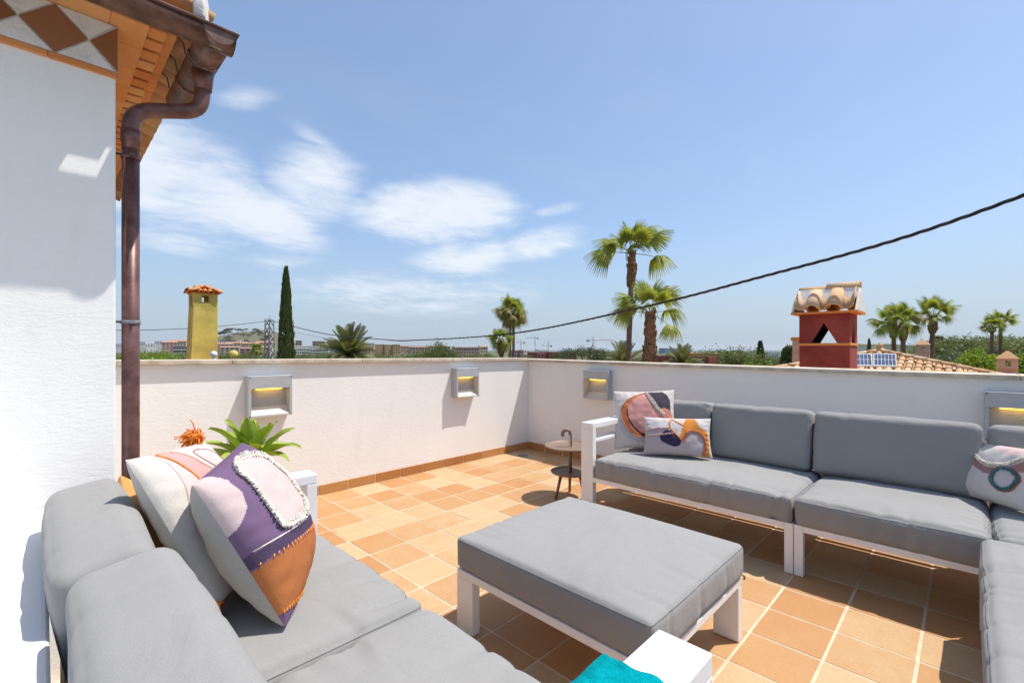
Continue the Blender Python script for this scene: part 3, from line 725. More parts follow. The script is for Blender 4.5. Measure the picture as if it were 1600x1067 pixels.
def pillow(label, w, h, th, c, yaw, lean, roll, base, back, shapes, trims, tassels=(), seed=0, sag=.0, N=110, dent=.06):
    n = Vector((math.cos(R(yaw)) * math.cos(R(lean)), math.sin(R(yaw)) * math.cos(R(lean)), math.sin(R(lean))))
    r = Vector((-math.sin(R(yaw)), math.cos(R(yaw)), 0)); u = n.cross(r)
    rr = r * math.cos(R(roll)) + u * math.sin(R(roll)); uu = -r * math.sin(R(roll)) + u * math.cos(R(roll))
    sd = Vector((seed * 3.1, seed * 1.7, seed))
    def pt(s, t, side):
        e = (1 - s * s) * (1 - t * t)
        z = th / 2 * (max(0, e) ** .46)
        x = s * w / 2 * (1 - dent * (1 - t * t)); y = t * h / 2 * (1 - dent * (1 - s * s))
        q = Vector((x, y, 0))
        z += (.006 * noise.noise(q * 9 + sd) + .004 * noise.noise(q * 22 + sd)) * min(1, e * 4)
        ed = max(abs(s), abs(t))
        z += .004 * math.sin((s if abs(t) > abs(s) else t) * 26 + seed) * max(0, ed - .75) * 3 * min(1, e * 6)
        y -= sag * max(0, e)
        return Vector((x, y, side * z))
    t_ = thing('pillow', label, 'pillow', Vector(c), 0)
    M3 = Matrix((rr, uu, n)).transposed(); t_.rotation_euler = M3.to_euler()
    V_ = []; F_ = []; C_ = []
    sm = [(smoothpoly(p) if s_ else p, k) for p, k, s_ in shapes]
    for side in (1, -1):
        o = len(V_); NN = N if side == 1 else 40
        for i in range(NN + 1):
            for j in range(NN + 1):
                s, t = math.sin((i / NN - .5) * PI), math.sin((j / NN - .5) * PI)
                s, t = .45 * s + .55 * (i / NN * 2 - 1), .45 * t + .55 * (j / NN * 2 - 1)
                V_.append(tuple(pt(s, t, side)))
                k = back
                if side == 1:
                    k = base
                    for p, kk in sm:
                        if inside((s, t), p): k = kk
                C_.append(k)
        for i in range(NN):
            for j in range(NN):
                a = o + i * (NN + 1) + j; q = (a, a + NN + 1, a + NN + 2, a + 1); F_.append(q if side == 1 else q[::-1])
    me = bpy.data.meshes.new('cover'); me.from_pydata(V_, [], F_); me.materials.append(M_PAT)
    ca = me.color_attributes.new('pattern', 'FLOAT_COLOR', 'POINT')
    for i, k in enumerate(C_): ca.data[i].color = (*k, 1)
    for p in me.polygons: p.use_smooth = True
    link('cover', me, t_, False)
    for line, kind, rad, mm in trims:
        L = smoothline(line); bb = MB(); pts = [pt(s, t, 1) + Vector((0, 0, rad * .5)) for s, t in L]
        if kind == 'cord': bb.tube(pts, rad, 5)
        elif kind == 'stitch':
            for a, d_ in zip(pts, pts[1:]):
                for f_ in (0, .5):
                    m_ = a.lerp(d_, f_); dr_ = (d_ - a).normalized(); nn = Vector((-dr_.y, dr_.x, 0)); bb.tube([m_ - nn * rad * 2.2 - dr_ * rad, m_ + nn * rad * 2.2 + dr_ * rad], rad * .75, 5)
        else:                                             # fringe of short cut threads
            q = random.Random(seed + len(L)); dens = 9
            for a, d_ in zip(pts, pts[1:]):
                for _ in range(dens):
                    m_ = a.lerp(d_, q.random()); dr_ = (d_ - a).normalized(); nn = Vector((-dr_.y, dr_.x, 0)) * q.choice((-1, 1))
                    e_ = m_ + nn * rad * q.uniform(1.2, 3.4) + dr_ * q.uniform(-.006, .006) + Vector((0, 0, q.uniform(.001, .008)))
                    bb.tube([m_, m_.lerp(e_, .5) + Vector((0, 0, .005)), e_], [.0016, .0016, .0012], 4)
            bb.tube(pts, rad * .8, 6)
        bb.build({'cord': 'cord_trim', 'stitch': 'stitched_trim'}.get(kind, 'fringe_trim'), mm, t_, True, world=False)
    for s, t, dirv, ln, cnt in tassels:
        bb = MB(); q = random.Random(seed + int(s * 10)); p0 = pt(s, t, 1); inv = M3.transposed()
        dl = inv @ Vector(dirv)
        dl.normalize()
        for _ in range(cnt):
            off = Vector((q.gauss(0, 1), q.gauss(0, 1), q.gauss(0, 1))) * .0075
            e_ = p0 + dl * ln * q.uniform(.6, 1.0) + off * 1.5 + (inv @ Vector((-.7, -.5, -.5))) * q.uniform(0, .03)
            bb.tube([p0 + off * .3, p0 + dl * ln * .35 + off * .9, p0 + dl * ln * .75 + off * 1.6, e_ + off * .5 + Vector((q.gauss(0, .004), q.gauss(0, .004), 0))], .0021, 4)
        bb.tube([p0 - dl * .004, p0 + dl * .016], [.006, .008], 8)
        bb.build('tassel', M_ORC, t_, True, world=False)
    return t_
M_ORC = mat('orange_yarn', (.80, .25, .035), .95, .25, 60); M_WHC = mat('cream_yarn', (.74, .69, .60), .95, .12, 80)
M_ORP = mat('coral_yarn', (.62, .24, .12), .95, .2, 60); M_TEALC = mat('teal_yarn', (.06, .22, .25), .95, .35, 60); M_PKC = mat('pink_yarn', (.62, .42, .40), .95, .15, 60); M_MAR = mat('maroon_yarn', (.30, .07, .09), .95, .15, 60)
WH = (.58, .54, .49); BK = (.60, .56, .50); PK = (.58, .46, .45); PUR = (.165, .105, .185); DPUR = (.085, .058, .105); ORG = (.42, .15, .055); LPK = (.56, .46, .44)
pillow('purple and burnt orange appliqued pillow with white fringed patch', .45, .45, .235, (-1.097, -2.196, .648), -30, 27.5, 2.5, PUR, BK,
    [([(-1.1, 1.1), (-.80, 1.1), (-.74, .84), (-.75, .62), (-.82, .45), (-1.1, .20)], PK, False),
     ([(-1.1, -.02), (0, -.23), (1.1, -.25), (1.1, -.50), (.3, -.44), (-1.1, -.17)], DPUR, False),
     ([(-1.1, -.19), (.1, -.43), (.85, -.51), (1.1, -.49), (1.1, -1.1), (-1.1, -1.1)], ORG, False),
     ([(-1.1, -.80), (-.3, -1.1), (-1.1, -1.1)], PUR, False), ([(.75, -1.1), (1.1, -.9), (1.1, -1.1)], PUR, False),
     ([(-.52, .80), (-.42, .89), (-.10, .93), (.25, .84), (.50, .52), (.56, .16), (.42, -.06), (-.10, -.14), (-.55, -.04), (-.66, .10), (-.60, .36), (-.55, .62)], LPK, True)],
    [([(-.52, .80), (-.42, .89), (-.10, .93), (.25, .84), (.50, .52), (.56, .16), (.42, -.06), (-.10, -.14), (-.55, -.04), (-.66, .10), (-.60, .36), (-.55, .62), (-.52, .80)], 'fringe', .005, M_WHC),
     ([(-.98, -.02), (0, -.23), (.98, -.25)], 'cord', .002, M_WHC), ([(-.98, -.19), (.1, -.43), (.85, -.51), (.98, -.5)], 'stitch', .0024, M_ORC), ([(-.98, -.84), (-.3, -.985)], 'stitch', .0024, M_ORC)], (), 1, .004, 120, .015)
pillow('cream and pale pink pillow with orange corner tassels', .46, .46, .165, (-1.196, -2.032, .664), -31, 29.5, -6, WH, BK,
    [([(-.62, 1.1), (-.68, .67), (-.77, .30), (-.88, -.01), (-.8, -1.1), (1.1, -1.1), (1.1, 1.1)], (.60, .49, .47), False),
     ([(-.60, 1.1), (-.50, .74), (-.42, .44), (-.44, .07), (-.5, -1.1), (.5, -1.1), (.2, .0), (.12, .33), (-.05, .62), (-.30, .90), (-.34, 1.1)], (.60, .33, .31), False),
     ([(.34, .84), (.55, .90), (.85, .86), (.98, .5), (.85, .3), (.6, .45)], (.68, .60, .58), True)],
    [([(-.62, .98), (-.68, .67), (-.77, .30), (-.88, -.01), (-.8, -.6)], 'stitch', .0012, M_PKC), ([(-.60, .96), (-.50, .74), (-.42, .44), (-.44, .07), (-.5, -.6)], 'cord', .0032, M_ORC),
     ([(-.32, .95), (-.05, .64), (.12, .35), (.2, .0)], 'cord', .0018, M_ORP), ([(.75, .45), (.60, .78), (.25, .88), (.02, .82), (.10, .64), (.45, .3)], 'cord', .0016, M_MAR)],
    ((.72, .99, (-.5, -.1, .8), .040, 170), (-.97, -.97, (-.1, .30, -.25), .045, 180), (.97, -.97, (.5, .4, -.2), .045, 120)), 2, .004, 110, .02)
pillow('square cream pillow with pink and orange circle and charcoal patch', .455, .455, .15, (1.630, -1.985, .648), 206, 23, 3, (.62, .58, .53), BK,
    [([(.06, .9), (-.35, .74), (-.64, .5), (-.80, .28), (-.86, -.02), (-.78, -.42), (-.5, -.72), (-.1, -.86), (.3, -.84), (.9, -.6), (.9, .0), (.5, .3)], (.50, .47, .47), True),
     ([(.06, .9), (-.35, .74), (-.64, .5), (-.75, .28), (-.73, -.02), (-.6, -.32), (-.37, -.57), (-.11, -.68), (.2, -.69), (.69, -.44), (.67, .08), (.42, .40)], (.60, .19, .085), True),
     ([(-.56, .33), (-.56, .06), (-.44, -.24), (-.24, -.49), (0, -.66), (.2, -.69), (.5, -.6), (.4, -.4), (0, -.4), (-.3, -.2), (-.45, .1)], (.028, .024, .032), True),
     ([(.06, .86), (-.3, .66), (-.5, .40), (-.52, .06), (-.39, -.21), (-.21, -.43), (.02, -.57), (.45, -.45), (.66, -.08), (.42, .36)], (.60, .30, .27), True),
     ([(.10, .95), (.62, .94), (.78, .80), (.88, .60), (.90, .10), (.67, .08), (.42, .40)], (.072, .060, .072), False),
     ([(.50, .24), (.67, .34), (.82, .29), (.94, .10), (.97, -.1), (.7, -.2)], (.58, .22, .16), False)],
    [([(.06, .92), (-.35, .75), (-.64, .51), (-.76, .28), (-.74, -.02), (-.61, -.32), (-.37, -.58), (-.11, -.69)], 'stitch', .0022, M_ORP),
     ([(.07, .95), (.25, .66), (.42, .40), (.67, .08)], 'fringe', .005, M_WHC)], (), 3, .003)
pillow('small rectangular pillow with orange arch and navy oval', .455, .275, .13, (1.562, -2.272, .563), 203, 24, 1.5, (.60, .555, .54), BK,
    [([(-1.1, .2), (-.3, .30), (.06, -.05), (.2, -.3), (.3, .05), (.47, .25), (.71, .13), (.84, -.2), (.86, -1.1), (-1.1, -1.1)], (.50, .425, .425), False),
     ([(-.51, -.11), (-.42, .11), (-.25, .27), (-.12, .18), (.06, -.05), (.14, -.28), (.10, -.53), (-.06, -.61), (-.27, -.51), (-.45, -.35)], (.055, .042, .085), True),
     ([(.27, .95), (.54, .95), (.69, .48), (.93, .22), (.97, -.35), (.92, -.98), (.69, -.98), (.84, -.68), (.84, -.2), (.71, .13), (.47, .25), (.30, .06), (.19, -.3), (.11, -.08), (.19, .47)], (.62, .24, .045), False)],
    [([(.20, -.32), (.30, .06), (.47, .25), (.71, .13), (.84, -.2), (.84, -.68), (.74, -.9)], 'fringe', .0034, M_ORP),
     ([(.19, .55), (.04, .70), (-.12, .84), (-.20, .72), (-.18, .38), (-.03, .07), (.2, -.32)], 'stitch', .0022, M_ORC),
     ([(-.93, .24), (-.6, .32), (-.23, .36)], 'fringe', .0022, M_PKC), ([(-.93, -.05), (-.6, -.04), (-.1, .08)], 'fringe', .0022, M_PKC)], (), 4, .003)
pillow('white rectangular pillow with teal and brown wavy loops', .46, .30, .13, (1.690, -3.845, .570), 128, 20, 4, (.66, .62, .585), BK,
    [([(-1.1, .52), (-.75, .60), (-.4, .30), (-.1, .12), (.3, .18), (.6, .5), (1.1, .62), (1.1, .30), (.6, .15), (.3, -.1), (-.1, -.10), (-.4, .06), (-.75, .36), (-1.1, .34)], (.40, .22, .19), False),
     ([(-.30, 1.1), (.0, .75), (.3, .62), (1.1, .9), (1.1, 1.1)], (.66, .50, .48), False),
     ([(0.06, 0.03), (0.23, 0.23), (0.53, 0.20), (0.68, -0.07), (0.58, -0.47), (0.33, -0.60), (0.10, -0.37)], (.36, .16, .11), True),
     ([(0.16, 0.00), (0.28, 0.13), (0.48, 0.11), (0.59, -0.07), (0.52, -0.37), (0.34, -0.47), (0.18, -0.30)], (.62, .58, .56), True)],
    [([(-.97, .60), (-.75, .68), (-.4, .42), (-.1, .24), (.3, .30), (.6, .60), (.97, .72)], 'fringe', .003, M_WHC),
     ([(0.14, 0.00), (0.28, 0.16), (0.48, 0.14), (0.61, -0.07), (0.54, -0.39), (0.34, -0.50), (0.16, -0.30), (0.14, 0.00)], 'fringe', .0024, M_TEALC)], (), 5, .003)

# ------------------------------------------------------------ agave in its pot
ag = thing('agave_plant', 'light green agave rosette growing by the sunny wall behind the sofa', 'plant', (-.70, -.72, 0))
def pot(parent, r, h, m, seed=0):
    MB().lathe([(r * .68, 0), (r * .72, .004), (r * .95, h * .80), (r * 1.06, h * .84), (r * 1.06, h), (r * .94, h), (r * .90, h * .9), (.002, h * .88)], 40).build('pot', m, parent, True, world=False)
M_POT = mat('terracotta_pot', (.52, .24, .09), .85, .14, 5, .001, 80)
pot(ag, .19, .40, M_POT)
MB().tube([(0, 0, .34), (.005, .0, .50)], [.05, .04], 12).build('stem', M_BARK, ag, True, world=False)
def agave_leaf(L, W, bend, seed):
    bb = MB(); n, m_ = 14, 6; rr = random.Random(seed); tw_ = rr.uniform(-.25, .25)
    for side in (1, -1):
        for i in range(n + 1):
            t = i / n; w = W * (.42 + .58 * math.sin(min(1, t * 1.55) * PI * .5)) * (1 - max(0, (t - .55) / .45) ** 1.7) + .0008
            a = bend * t * t; x = L * (t * math.cos(a * .5)); z = L * t * math.sin(a * .5)
            for j in range(m_ + 1):
                s = j / m_ * 2 - 1
                cup = .28 * w * s * s + .012 * math.sin(t * 9 + seed) * s * t
                bb.v.append((x, w * .5 * s, z + cup + side * .004 * (1 - s * s) * (1 - t)))
    k = (n + 1) * (m_ + 1)
    for side in (0, 1):
        for i in range(n):
            for j in range(m_):
                a = side * k + i * (m_ + 1) + j; bb.f.append((a, a + m_ + 1, a + m_ + 2, a + 1))
    return bb
lr = random.Random(11)
for i in range(26):
    t = i / 25; az = i * 2.39996 + lr.uniform(-.2, .2); el = R(88 - 60 * t + lr.uniform(-6, 6))
    L = .19 + .13 * min(1, t * 2.2) + lr.uniform(-.02, .02)
    me = agave_leaf(L, .098, -.9 * t + lr.uniform(-.15, .15), i).mesh('leaf', M_AGAVE, True)
    link('leaf', me, ag, False, (.01 * math.cos(az), .01 * math.sin(az), .53 - .06 * t), (lr.uniform(-.2, .2), -el, az))
pillow('plain ochre pillow tucked behind the cream tasselled pillow', .32, .32, .13, (-1.335, -1.93, .612), -5, 22, 4, (.55, .30, .10), (.55, .30, .10), [], [], (), 6, .003, 40)

# ------------------------------------------------------------ ground, sea, hills
GZ = -7.0
M_GROUND = mat('dry_ground', (.16, .13, .085), .95, .4, .03, hue=(.11, .13, .05)); M_SEA = mat('sea_water', (.035, .10, .20), .25, .15, .002, spec=.5)
M_HILL = mat('scrub_hill', (.20, .155, .105), .95, .3, .03, hue=(.10, .11, .055)); M_HILLG = mat('wooded_hill', (.055, .065, .035), .95, .3, .06, hue=(.10, .11, .05))
f0 = CAM.xy
def gp(d_, l): return (CAM.x + FW.x * d_ + RT.x * l, CAM.y + FW.y * d_ + RT.y * l)
b = MB(); q = [gp(-400, -2600), gp(2600, -4200), gp(2600, 4200), gp(-400, 2600)]
b.quad(*[(x, y, GZ) for x, y in q]); struct(b.build('ground', M_GROUND))
b = MB(); q = [gp(1500, -13000), gp(12500, -15500), gp(12500, 15500), gp(1500, 13000)]
b.quad(*[(x, y, GZ - 6) for x, y in q]); struct(b.build('sea', M_SEA))
def hill(name, px0, px1, pyt, D, depth, m, seed, prof=None, nx=60, ny=18):
    a, c = at(px0, 546, D), at(px1, 546, D); bb = MB(); zt = (546 - pyt) / FPX * D + CAM.z - GZ
    for i in range(nx + 1):
        for j in range(ny + 1):
            u, v = i / nx, j / ny; p = a.lerp(c, u) + FW * depth * (v - .3)
            e = (prof(u) if prof else math.sin(PI * u) ** .8) * math.sin(PI * v) ** .9
            z = GZ - 1 + zt * e * (1 + .22 * noise.noise(Vector((u * 7, v * 4, seed))) + .10 * noise.noise(Vector((u * 24, v * 12, seed)))) 
            bb.v.append((p.x, p.y, z))
    for i in range(nx):
        for j in range(ny):
            k = i * (ny + 1) + j; bb.f.append((k, k + ny + 1, k + ny + 2, k + 1))
    return struct(bb.build(name, m, None, True))
castle = lambda u: (max(0, min(1, u / .30)) ** .8 * .55 + .45 * max(0, min(1, (u - .22) / .3))) * max(0, min(1, (1 - u) / .22)) ** .7
hill('castle_hill', 268, 438, 516, 1500, 420, M_HILL, 3, castle)
hill('wooded_ridge', 1330, 1480, 536, 700, 260, M_HILLG, 9)
hill('wooded_ridge', 1440, 1760, 533, 620, 260, M_HILLG, 14)

# ------------------------------------------------------------ plants of the neighbourhood
def leaf_cloud(bb, centres, per, spread, size, rr, flat=0.0, asp=.55):
    for c in centres:
        for _ in range(per):
            p = Vector(c) + Vector((rr.gauss(0, 1), rr.gauss(0, 1), rr.gauss(0, .75))) * spread
            n = Vector((rr.gauss(0, 1), rr.gauss(0, 1), rr.gauss(.5 + flat, 1))).normalized()
            a = n.orthogonal().normalized(); a.rotate(Matrix.Rotation(rr.uniform(0, 6.28), 3, n)); e = n.cross(a); s = size * rr.uniform(.6, 1.3)
            bb.quad(p - a * s, p + e * s * asp, p + a * s, p - e * s * asp)
def tree_meshes(kind, seed):
    """unit tree 1 m high at the origin: (trunk mesh, crown mesh)"""
    rr = random.Random(seed); tb = MB(); cb_ = MB()
    if kind == 'round':
        cen = []
        for _ in range(46):
            v = Vector((rr.gauss(0, 1), rr.gauss(0, 1), rr.gauss(0, 1))).normalized() * rr.uniform(.45, 1)
            cen.append(Vector((v.x * .36, v.y * .36, .60 + v.z * .34)))
        leaf_cloud(cb_, cen, 140, .066, .0145, rr)
        tb.tube([(0, 0, 0), (.01, .01, .2), (-.01, 0, .4)], [.035, .028, .02], 7)
        for c in cen[:12]: tb.tube([(-.01, 0, .3), c * .6 + Vector((0, 0, .2)), c], [.015, .009, .004], 5)
    elif kind == 'wide':
        cen = []
        for _ in range(60):
            a, r = rr.uniform(0, 6.28), math.sqrt(rr.random()); cen.append(Vector((math.cos(a) * r * .62, math.sin(a) * r * .62, .68 + .26 * math.sqrt(max(0, 1 - r * r)) + rr.uniform(-.08, .03))))
        leaf_cloud(cb_, cen, 130, .062, .015, rr, .6)
        tb.tube([(0, 0, 0), (.02, .0, .35), (0, .01, .6)], [.035, .03, .022], 7)
        for c in cen[:14]: tb.tube([(0, 0, .45), c * .55 + Vector((0, 0, .25)), c], [.016, .010, .004], 5)
    elif kind == 'column':
        for _ in range(4200):
            t = rr.random() ** .8; a = rr.uniform(0, 6.28); rad = (.11 * (1 - t) ** .62 + .008) * (1 - .16 * (noise.noise(Vector((math.cos(a) * 1.8, math.sin(a) * 1.8, t * 16))) + .4)) * (.62 + .38 * rr.random() ** .4)
            p = Vector((math.cos(a) * rad, math.sin(a) * rad, t)); o = Vector((math.cos(a) * .35, math.sin(a) * .35, 1)).normalized()
            s = rr.uniform(.008, .019); w = Vector((-math.sin(a), math.cos(a), 0)).lerp(Vector((rr.gauss(0, 1), rr.gauss(0, 1), 0)), .4).normalized() * s * .42
            cb_.quad(p - o * s, p + w, p + o * s * 1.2, p - w)
        tb.tube([(0, 0, 0), (0, 0, .5), (0, 0, .97)], [.022, .018, .003], 6)
    elif kind == 'conifer':
        for k in range(24):
            z = .12 + .86 * k / 24; rad = .30 * (1 - k / 24) ** .85 + .02
            for q in range(8):
                a = q * 6.283 / 8 + k * .7 + rr.uniform(-.2, .2); e = Vector((math.cos(a) * rad, math.sin(a) * rad, z + .02 - rad * .10)); tb.tube([(0, 0, z), e], [.006, .002], 4)
                for _ in range(16):
                    p = Vector((0, 0, z)).lerp(e, rr.uniform(.25, 1.05)); leaf_cloud(cb_, [p], 1, .012, .022, rr, 1)
        tb.tube([(0, 0, 0), (0, 0, .99)], [.022, .004], 6)
    elif kind == 'bush':
        cen = []
        for _ in range(70):
            v = Vector((rr.gauss(0, 1), rr.gauss(0, 1), abs(rr.gauss(0, 1)))).normalized() * rr.uniform(.5, 1); cen.append(Vector((v.x * .62, v.y * .62, .22 + v.z * .74)))
        leaf_cloud(cb_, cen, 62, .075, .036, rr, .3, .62)
        for c in cen[:16]: tb.tube([(0, 0, 0), c * .5, c], [.02, .01, .004], 5)
    return tb, cb_
TM = {}
def tree(label, kind, px, pytop, D, leaf, group=None, wide=1.0, name='tree', seed=0, cat='tree', hgt=None):
    p = at(px, 546, D); top_ = (546 - pytop) / FPX * D + CAM.z; Hh = hgt or (top_ - GZ)
    key = (kind, leaf.name, seed)
    if key not in TM:
        tb, cb_ = tree_meshes(kind, seed + hash(kind) % 1 + 5); TM[key] = (tb.mesh('trunk', M_BARK, True), cb_.mesh('crown', leaf))
    t = thing(name, label, cat, (p.x, p.y, top_ - Hh), rnd.uniform(0, 6.28), group)
    t.scale = (Hh * wide, Hh * wide, Hh)
    link('trunk', TM[key][0], t, False); link('crown', TM[key][1], t, False)
    return t

# fan palms
def fan_frond(seed, droop):
    rr = random.Random(seed); bb = MB(); Lp = .95
    pts = [Vector((Lp * t, 0, -.16 * droop * t * t)) for t in (0, .33, .66, 1)]
    bb.tube(pts, [.022, .016, .013, .011], 5)
    o = pts[-1]; nb = 30
    for k in range(nb):
        a = (k / (nb - 1) - .5) * R(215); L = (.78 + .22 * math.cos(a * .8)) * rr.uniform(.88, 1.05) * .92
        d_ = Vector((math.cos(a), math.sin(a), .10 * math.cos(a * 2))); n = Vector((-d_.y, d_.x, 0)).normalized(); prev = None
        for s in range(6):
            t = s / 5; dr = droop * (.50 * max(0, t - .35) ** 1.6) * (1.4 + .5 * abs(math.sin(a))); w = .050 * (1 - .15 * t) if t < .55 else .050 * (1 - t) * 2.0 + .002
            if t < .25: w = .022 + t * .09
            c = o + d_ * (L * t) + Vector((-.20 * dr * d_.x, -.2 * dr * d_.y, -dr * 1.5 - .05 * t)) + Vector((0, 0, .03 * (k % 2) * t))
            row = (c - n * w, c + Vector((0, 0, .018)), c + n * w)
            if prev: bb.quad(prev[0], row[0], row[1], prev[1]); bb.quad(prev[1], row[1], row[2], prev[2])
            prev = row
    me = bb.mesh('frond', M_PALM)
    bm = bmesh.new(); bm.from_mesh(me); bmesh.ops.remove_doubles(bm, verts=bm.verts, dist=1e-5); bm.to_mesh(me); bm.free()
    return me
FANS = [fan_frond(i, d_) for i, d_ in enumerate((.35, .7, 1.0, 1.4))]
FANY = [m.copy() for m in FANS[2:]]
for m in FANY: m.materials[0] = M_PALMY
def fan_palm(label, px, pytrunk, D, rad, crown, trunk_r, lean=0, boots=.3, nf=24, yellow=0, seed=0, group=None, spec=None):
    """px: foot bearing; pytrunk: picture height of the trunk top; rad: frond scale"""
    rr = random.Random(seed); p = at(px, 546, D); zt = (546 - pytrunk) / FPX * D + CAM.z; Hh = zt - GZ
    t = thing('fan_palm', label, 'palm tree', (p.x, p.y, GZ), 0, group)
    side = RT * (lean / FPX * D); n = 26; pts = []; rs = []
    for k in range(n + 1):
        u = k / n; pts.append(side * (u ** 1.6) + Vector((0, 0, Hh * u))); rs.append(trunk_r * (1.15 - .3 * u) * (1 + .05 * math.sin(k * 7.3)))
    bb = MB(); bb.tube(pts, rs, 12); bb.build('trunk', M_PTRUNK, t, True, world=False)
    nb = 10; bb = MB(); L = boots * Hh if boots < 1 else boots
    if boots:
        bb.tube([side * (1 - .0 * k) * ((1 - L / Hh * (1 - k / nb)) ** 1.6) + Vector((0, 0, Hh - L * (1 - k / nb))) for k in range(nb + 1)], [trunk_r * (1.02 + .55 * math.sin(PI * (k / nb) ** .8)) for k in range(nb + 1)], 12)
        for k in range(int(26 + L * 22)):                 # old leaf bases
            a = rr.uniform(0, 6.28); u = rr.random(); c = side * ((1 - L / Hh * (1 - u)) ** 1.6) + Vector((0, 0, Hh - L * (1 - u))); r = trunk_r * (1.0 + .55 * math.sin(PI * u ** .8))
            e = Vector((math.cos(a), math.sin(a), 0)); bb.tube([c + e * r * .9, c + e * (r * 1.12) + Vector((0, 0, .10)), c + e * (r * 1.22) + Vector((0, 0, .17))], [.055, .045, .012], 4)
        bb.build('leaf_base_sleeve', M_PBOOT, t, True, world=False)
    topv = side + Vector((0, 0, Hh - .05))
    for k in range(nf):
        az = k * 2.39996 + rr.uniform(-.3, .3); u = k / max(1, nf - 1); el = crown[0] + (crown[1] - crown[0]) * u + rr.uniform(-9, 9)
        di = 0 if el > 45 else 1 if el > 15 else 2 if el > -15 else 3
        me = FANS[di]
        if yellow and rr.random() < yellow and di >= 1: me = FANY[min(1, max(0, di - 2))]
        o = link('frond', me, t, False, topv, (rr.uniform(-.5, .5), -R(el), az)); o.scale = (rad * rr.uniform(.75, 1.15), rad * rr.uniform(.55, .95), rad * rr.uniform(.8, 1.3))
    for az, el, s in (spec or ()):
        base = math.atan2(RT.y, RT.x) + R(az); o = link('frond', FANS[2], t, False, topv, (rr.uniform(-.3, .3), -R(el), base)); o.scale = (rad * s,) * 3
    return t
fan_palm('tallest fan palm with thick leaf-base sleeve below its crown', 977, 395, 22, .98, (86, 30), .135, 11, .13, 11, 0, 3, spec=((175, 12, 1.25), (5, 2, 1.2), (150, 40, 1.1), (60, 62, 1.2), (25, 60, 1.25)))
fan_palm('short stout fan palm with shaggy trunk under the tall one', 1009, 488, 17, .80, (80, 20), .15, 8, .46, 10, .1, 8, spec=((170, 15, 1.1), (15, 18, 1.0), (-12, -25, 1.0), (165, 40, 1.), (30, 60, 1.1)))
fan_palm('twin thin fan palm with yellowing crown left of its pair', 795, 488, 46, .98, (85, -30), .16, 3, .1, 26, .55, 12)
fan_palm('twin thin fan palm with yellowing crown right of its pair', 803, 490, 48, .95, (85, -40), .16, -1, .1, 24, .55, 15)
fan_palm('low green fan palm below the twin thin palms', 785, 532, 42, .75, (80, -15), .22, -2, .15, 24, .15, 19)
fan_palm('fan palm with drooping crown behind the solar panels', 1398, 505, 37, .95, (84, -12), .17, -2, .12, 20, .05, 23)
fan_palm('fan palm leaning beside its twin behind the solar panels', 1411, 503, 35, .9, (84, -25), .17, 0, .14, 18, .05, 27)
fan_palm('leaning fan palm behind the small pink chimney', 1449, 495, 36, .95, (85, 0), .18, 10, .12, 18, .05, 31)
fan_palm('slim fan palm with low flat crown beyond the pines', 1550, 512, 58, .9, (80, 0), .2, 0, .06, 18, .05, 35)
fan_palm('slim taller fan palm beyond the pines', 1562, 503, 60, .95, (80, 5), .2, 2, .04, 18, .05, 39)
fan_palm('tiny distant fan palm by the town blocks', 401, 547, 120, 1.2, (85, -20), .3, 0, .1, 22, .1, 42)

# date palms: feathered fronds
def feather(seed, droop):
    rr = random.Random(seed); bb = MB(); n = 26; pts = []
    for k in range(n + 1):
        t = k / n; pts.append(Vector((t * (1 - .18 * droop * t), 0, -.42 * droop * t ** 2.1)))
    bb.tube(pts[::2], [.016 * (1 - t / 14) + .003 for t in range(len(pts[::2]))], 4)
    for k in range(2, n + 1):
        for q in (0, .5):
            t = (k - q) / n; i = min(n, int(k - q)); c = pts[i].lerp(pts[min(n, i + 1)], q); tg = (pts[min(n, i + 1)] - pts[max(0, i - 1)]).normalized()
            for s in (-1, 1):
                L = .23 * (math.sin(PI * min(.97, t * .86 + .10)) ** .7) * rr.uniform(.85, 1.1); d_ = (Vector((0, s, 0)) * .72 + tg * .72 + Vector((0, 0, .34))).normalized(); w = tg * .0085
                e = c + d_ * L + Vector((0, 0, -.03 * L)); bb.quad(c - w, c + w, c.lerp(e, .6) + w * .8, e, c.lerp(e, .6) - w * .8)
    return bb.mesh('frond', M_DATE)
FEA = [feather(i, d_) for i, d_ in enumerate((.25, .6, 1.0))]
def date_palm(label, px, pytrunk, D, L, nf=46, seed=0, tr=.3):
    rr = random.Random(seed); p = at(px, 546, D); zt = (546 - pytrunk) / FPX * D + CAM.z
    t = thing('date_palm', label, 'palm tree', (p.x, p.y, GZ))
    MB().tube([(0, 0, (zt - GZ) * k / 8) for k in range(9)], [tr * (1 + .06 * (k % 2)) for k in range(9)], 12).build('trunk', M_PBOOT, t, True, world=False)
    for k in range(nf):
        az = k * 2.39996; el = 82 - 92 * (k / nf) ** .9 + rr.uniform(-6, 6)
        o = link('frond', FEA[0 if el > 55 else 1 if el > 20 else 2], t, False, (0, 0, zt - GZ), (rr.uniform(-.6, .6), -R(el), az)); o.scale = (L * rr.uniform(.85, 1.08),) * 3
    return t
date_palm('large feathery date palm rising behind the sunny parapet', 545, 556, 30, 2.25, 52, 4)
date_palm('low date palm at the foot of the tallest fan palm', 975, 572, 26, 1.55, 34, 6)
date_palm('low date palm to the right of the shaggy fan palm', 1066, 572, 28, 1.5, 34, 9)

tree('tall slender cypress beside the lattice pylon', 'column', 447, 420, 32, M_CYP, wide=.58, name='cypress_tree', seed=1)
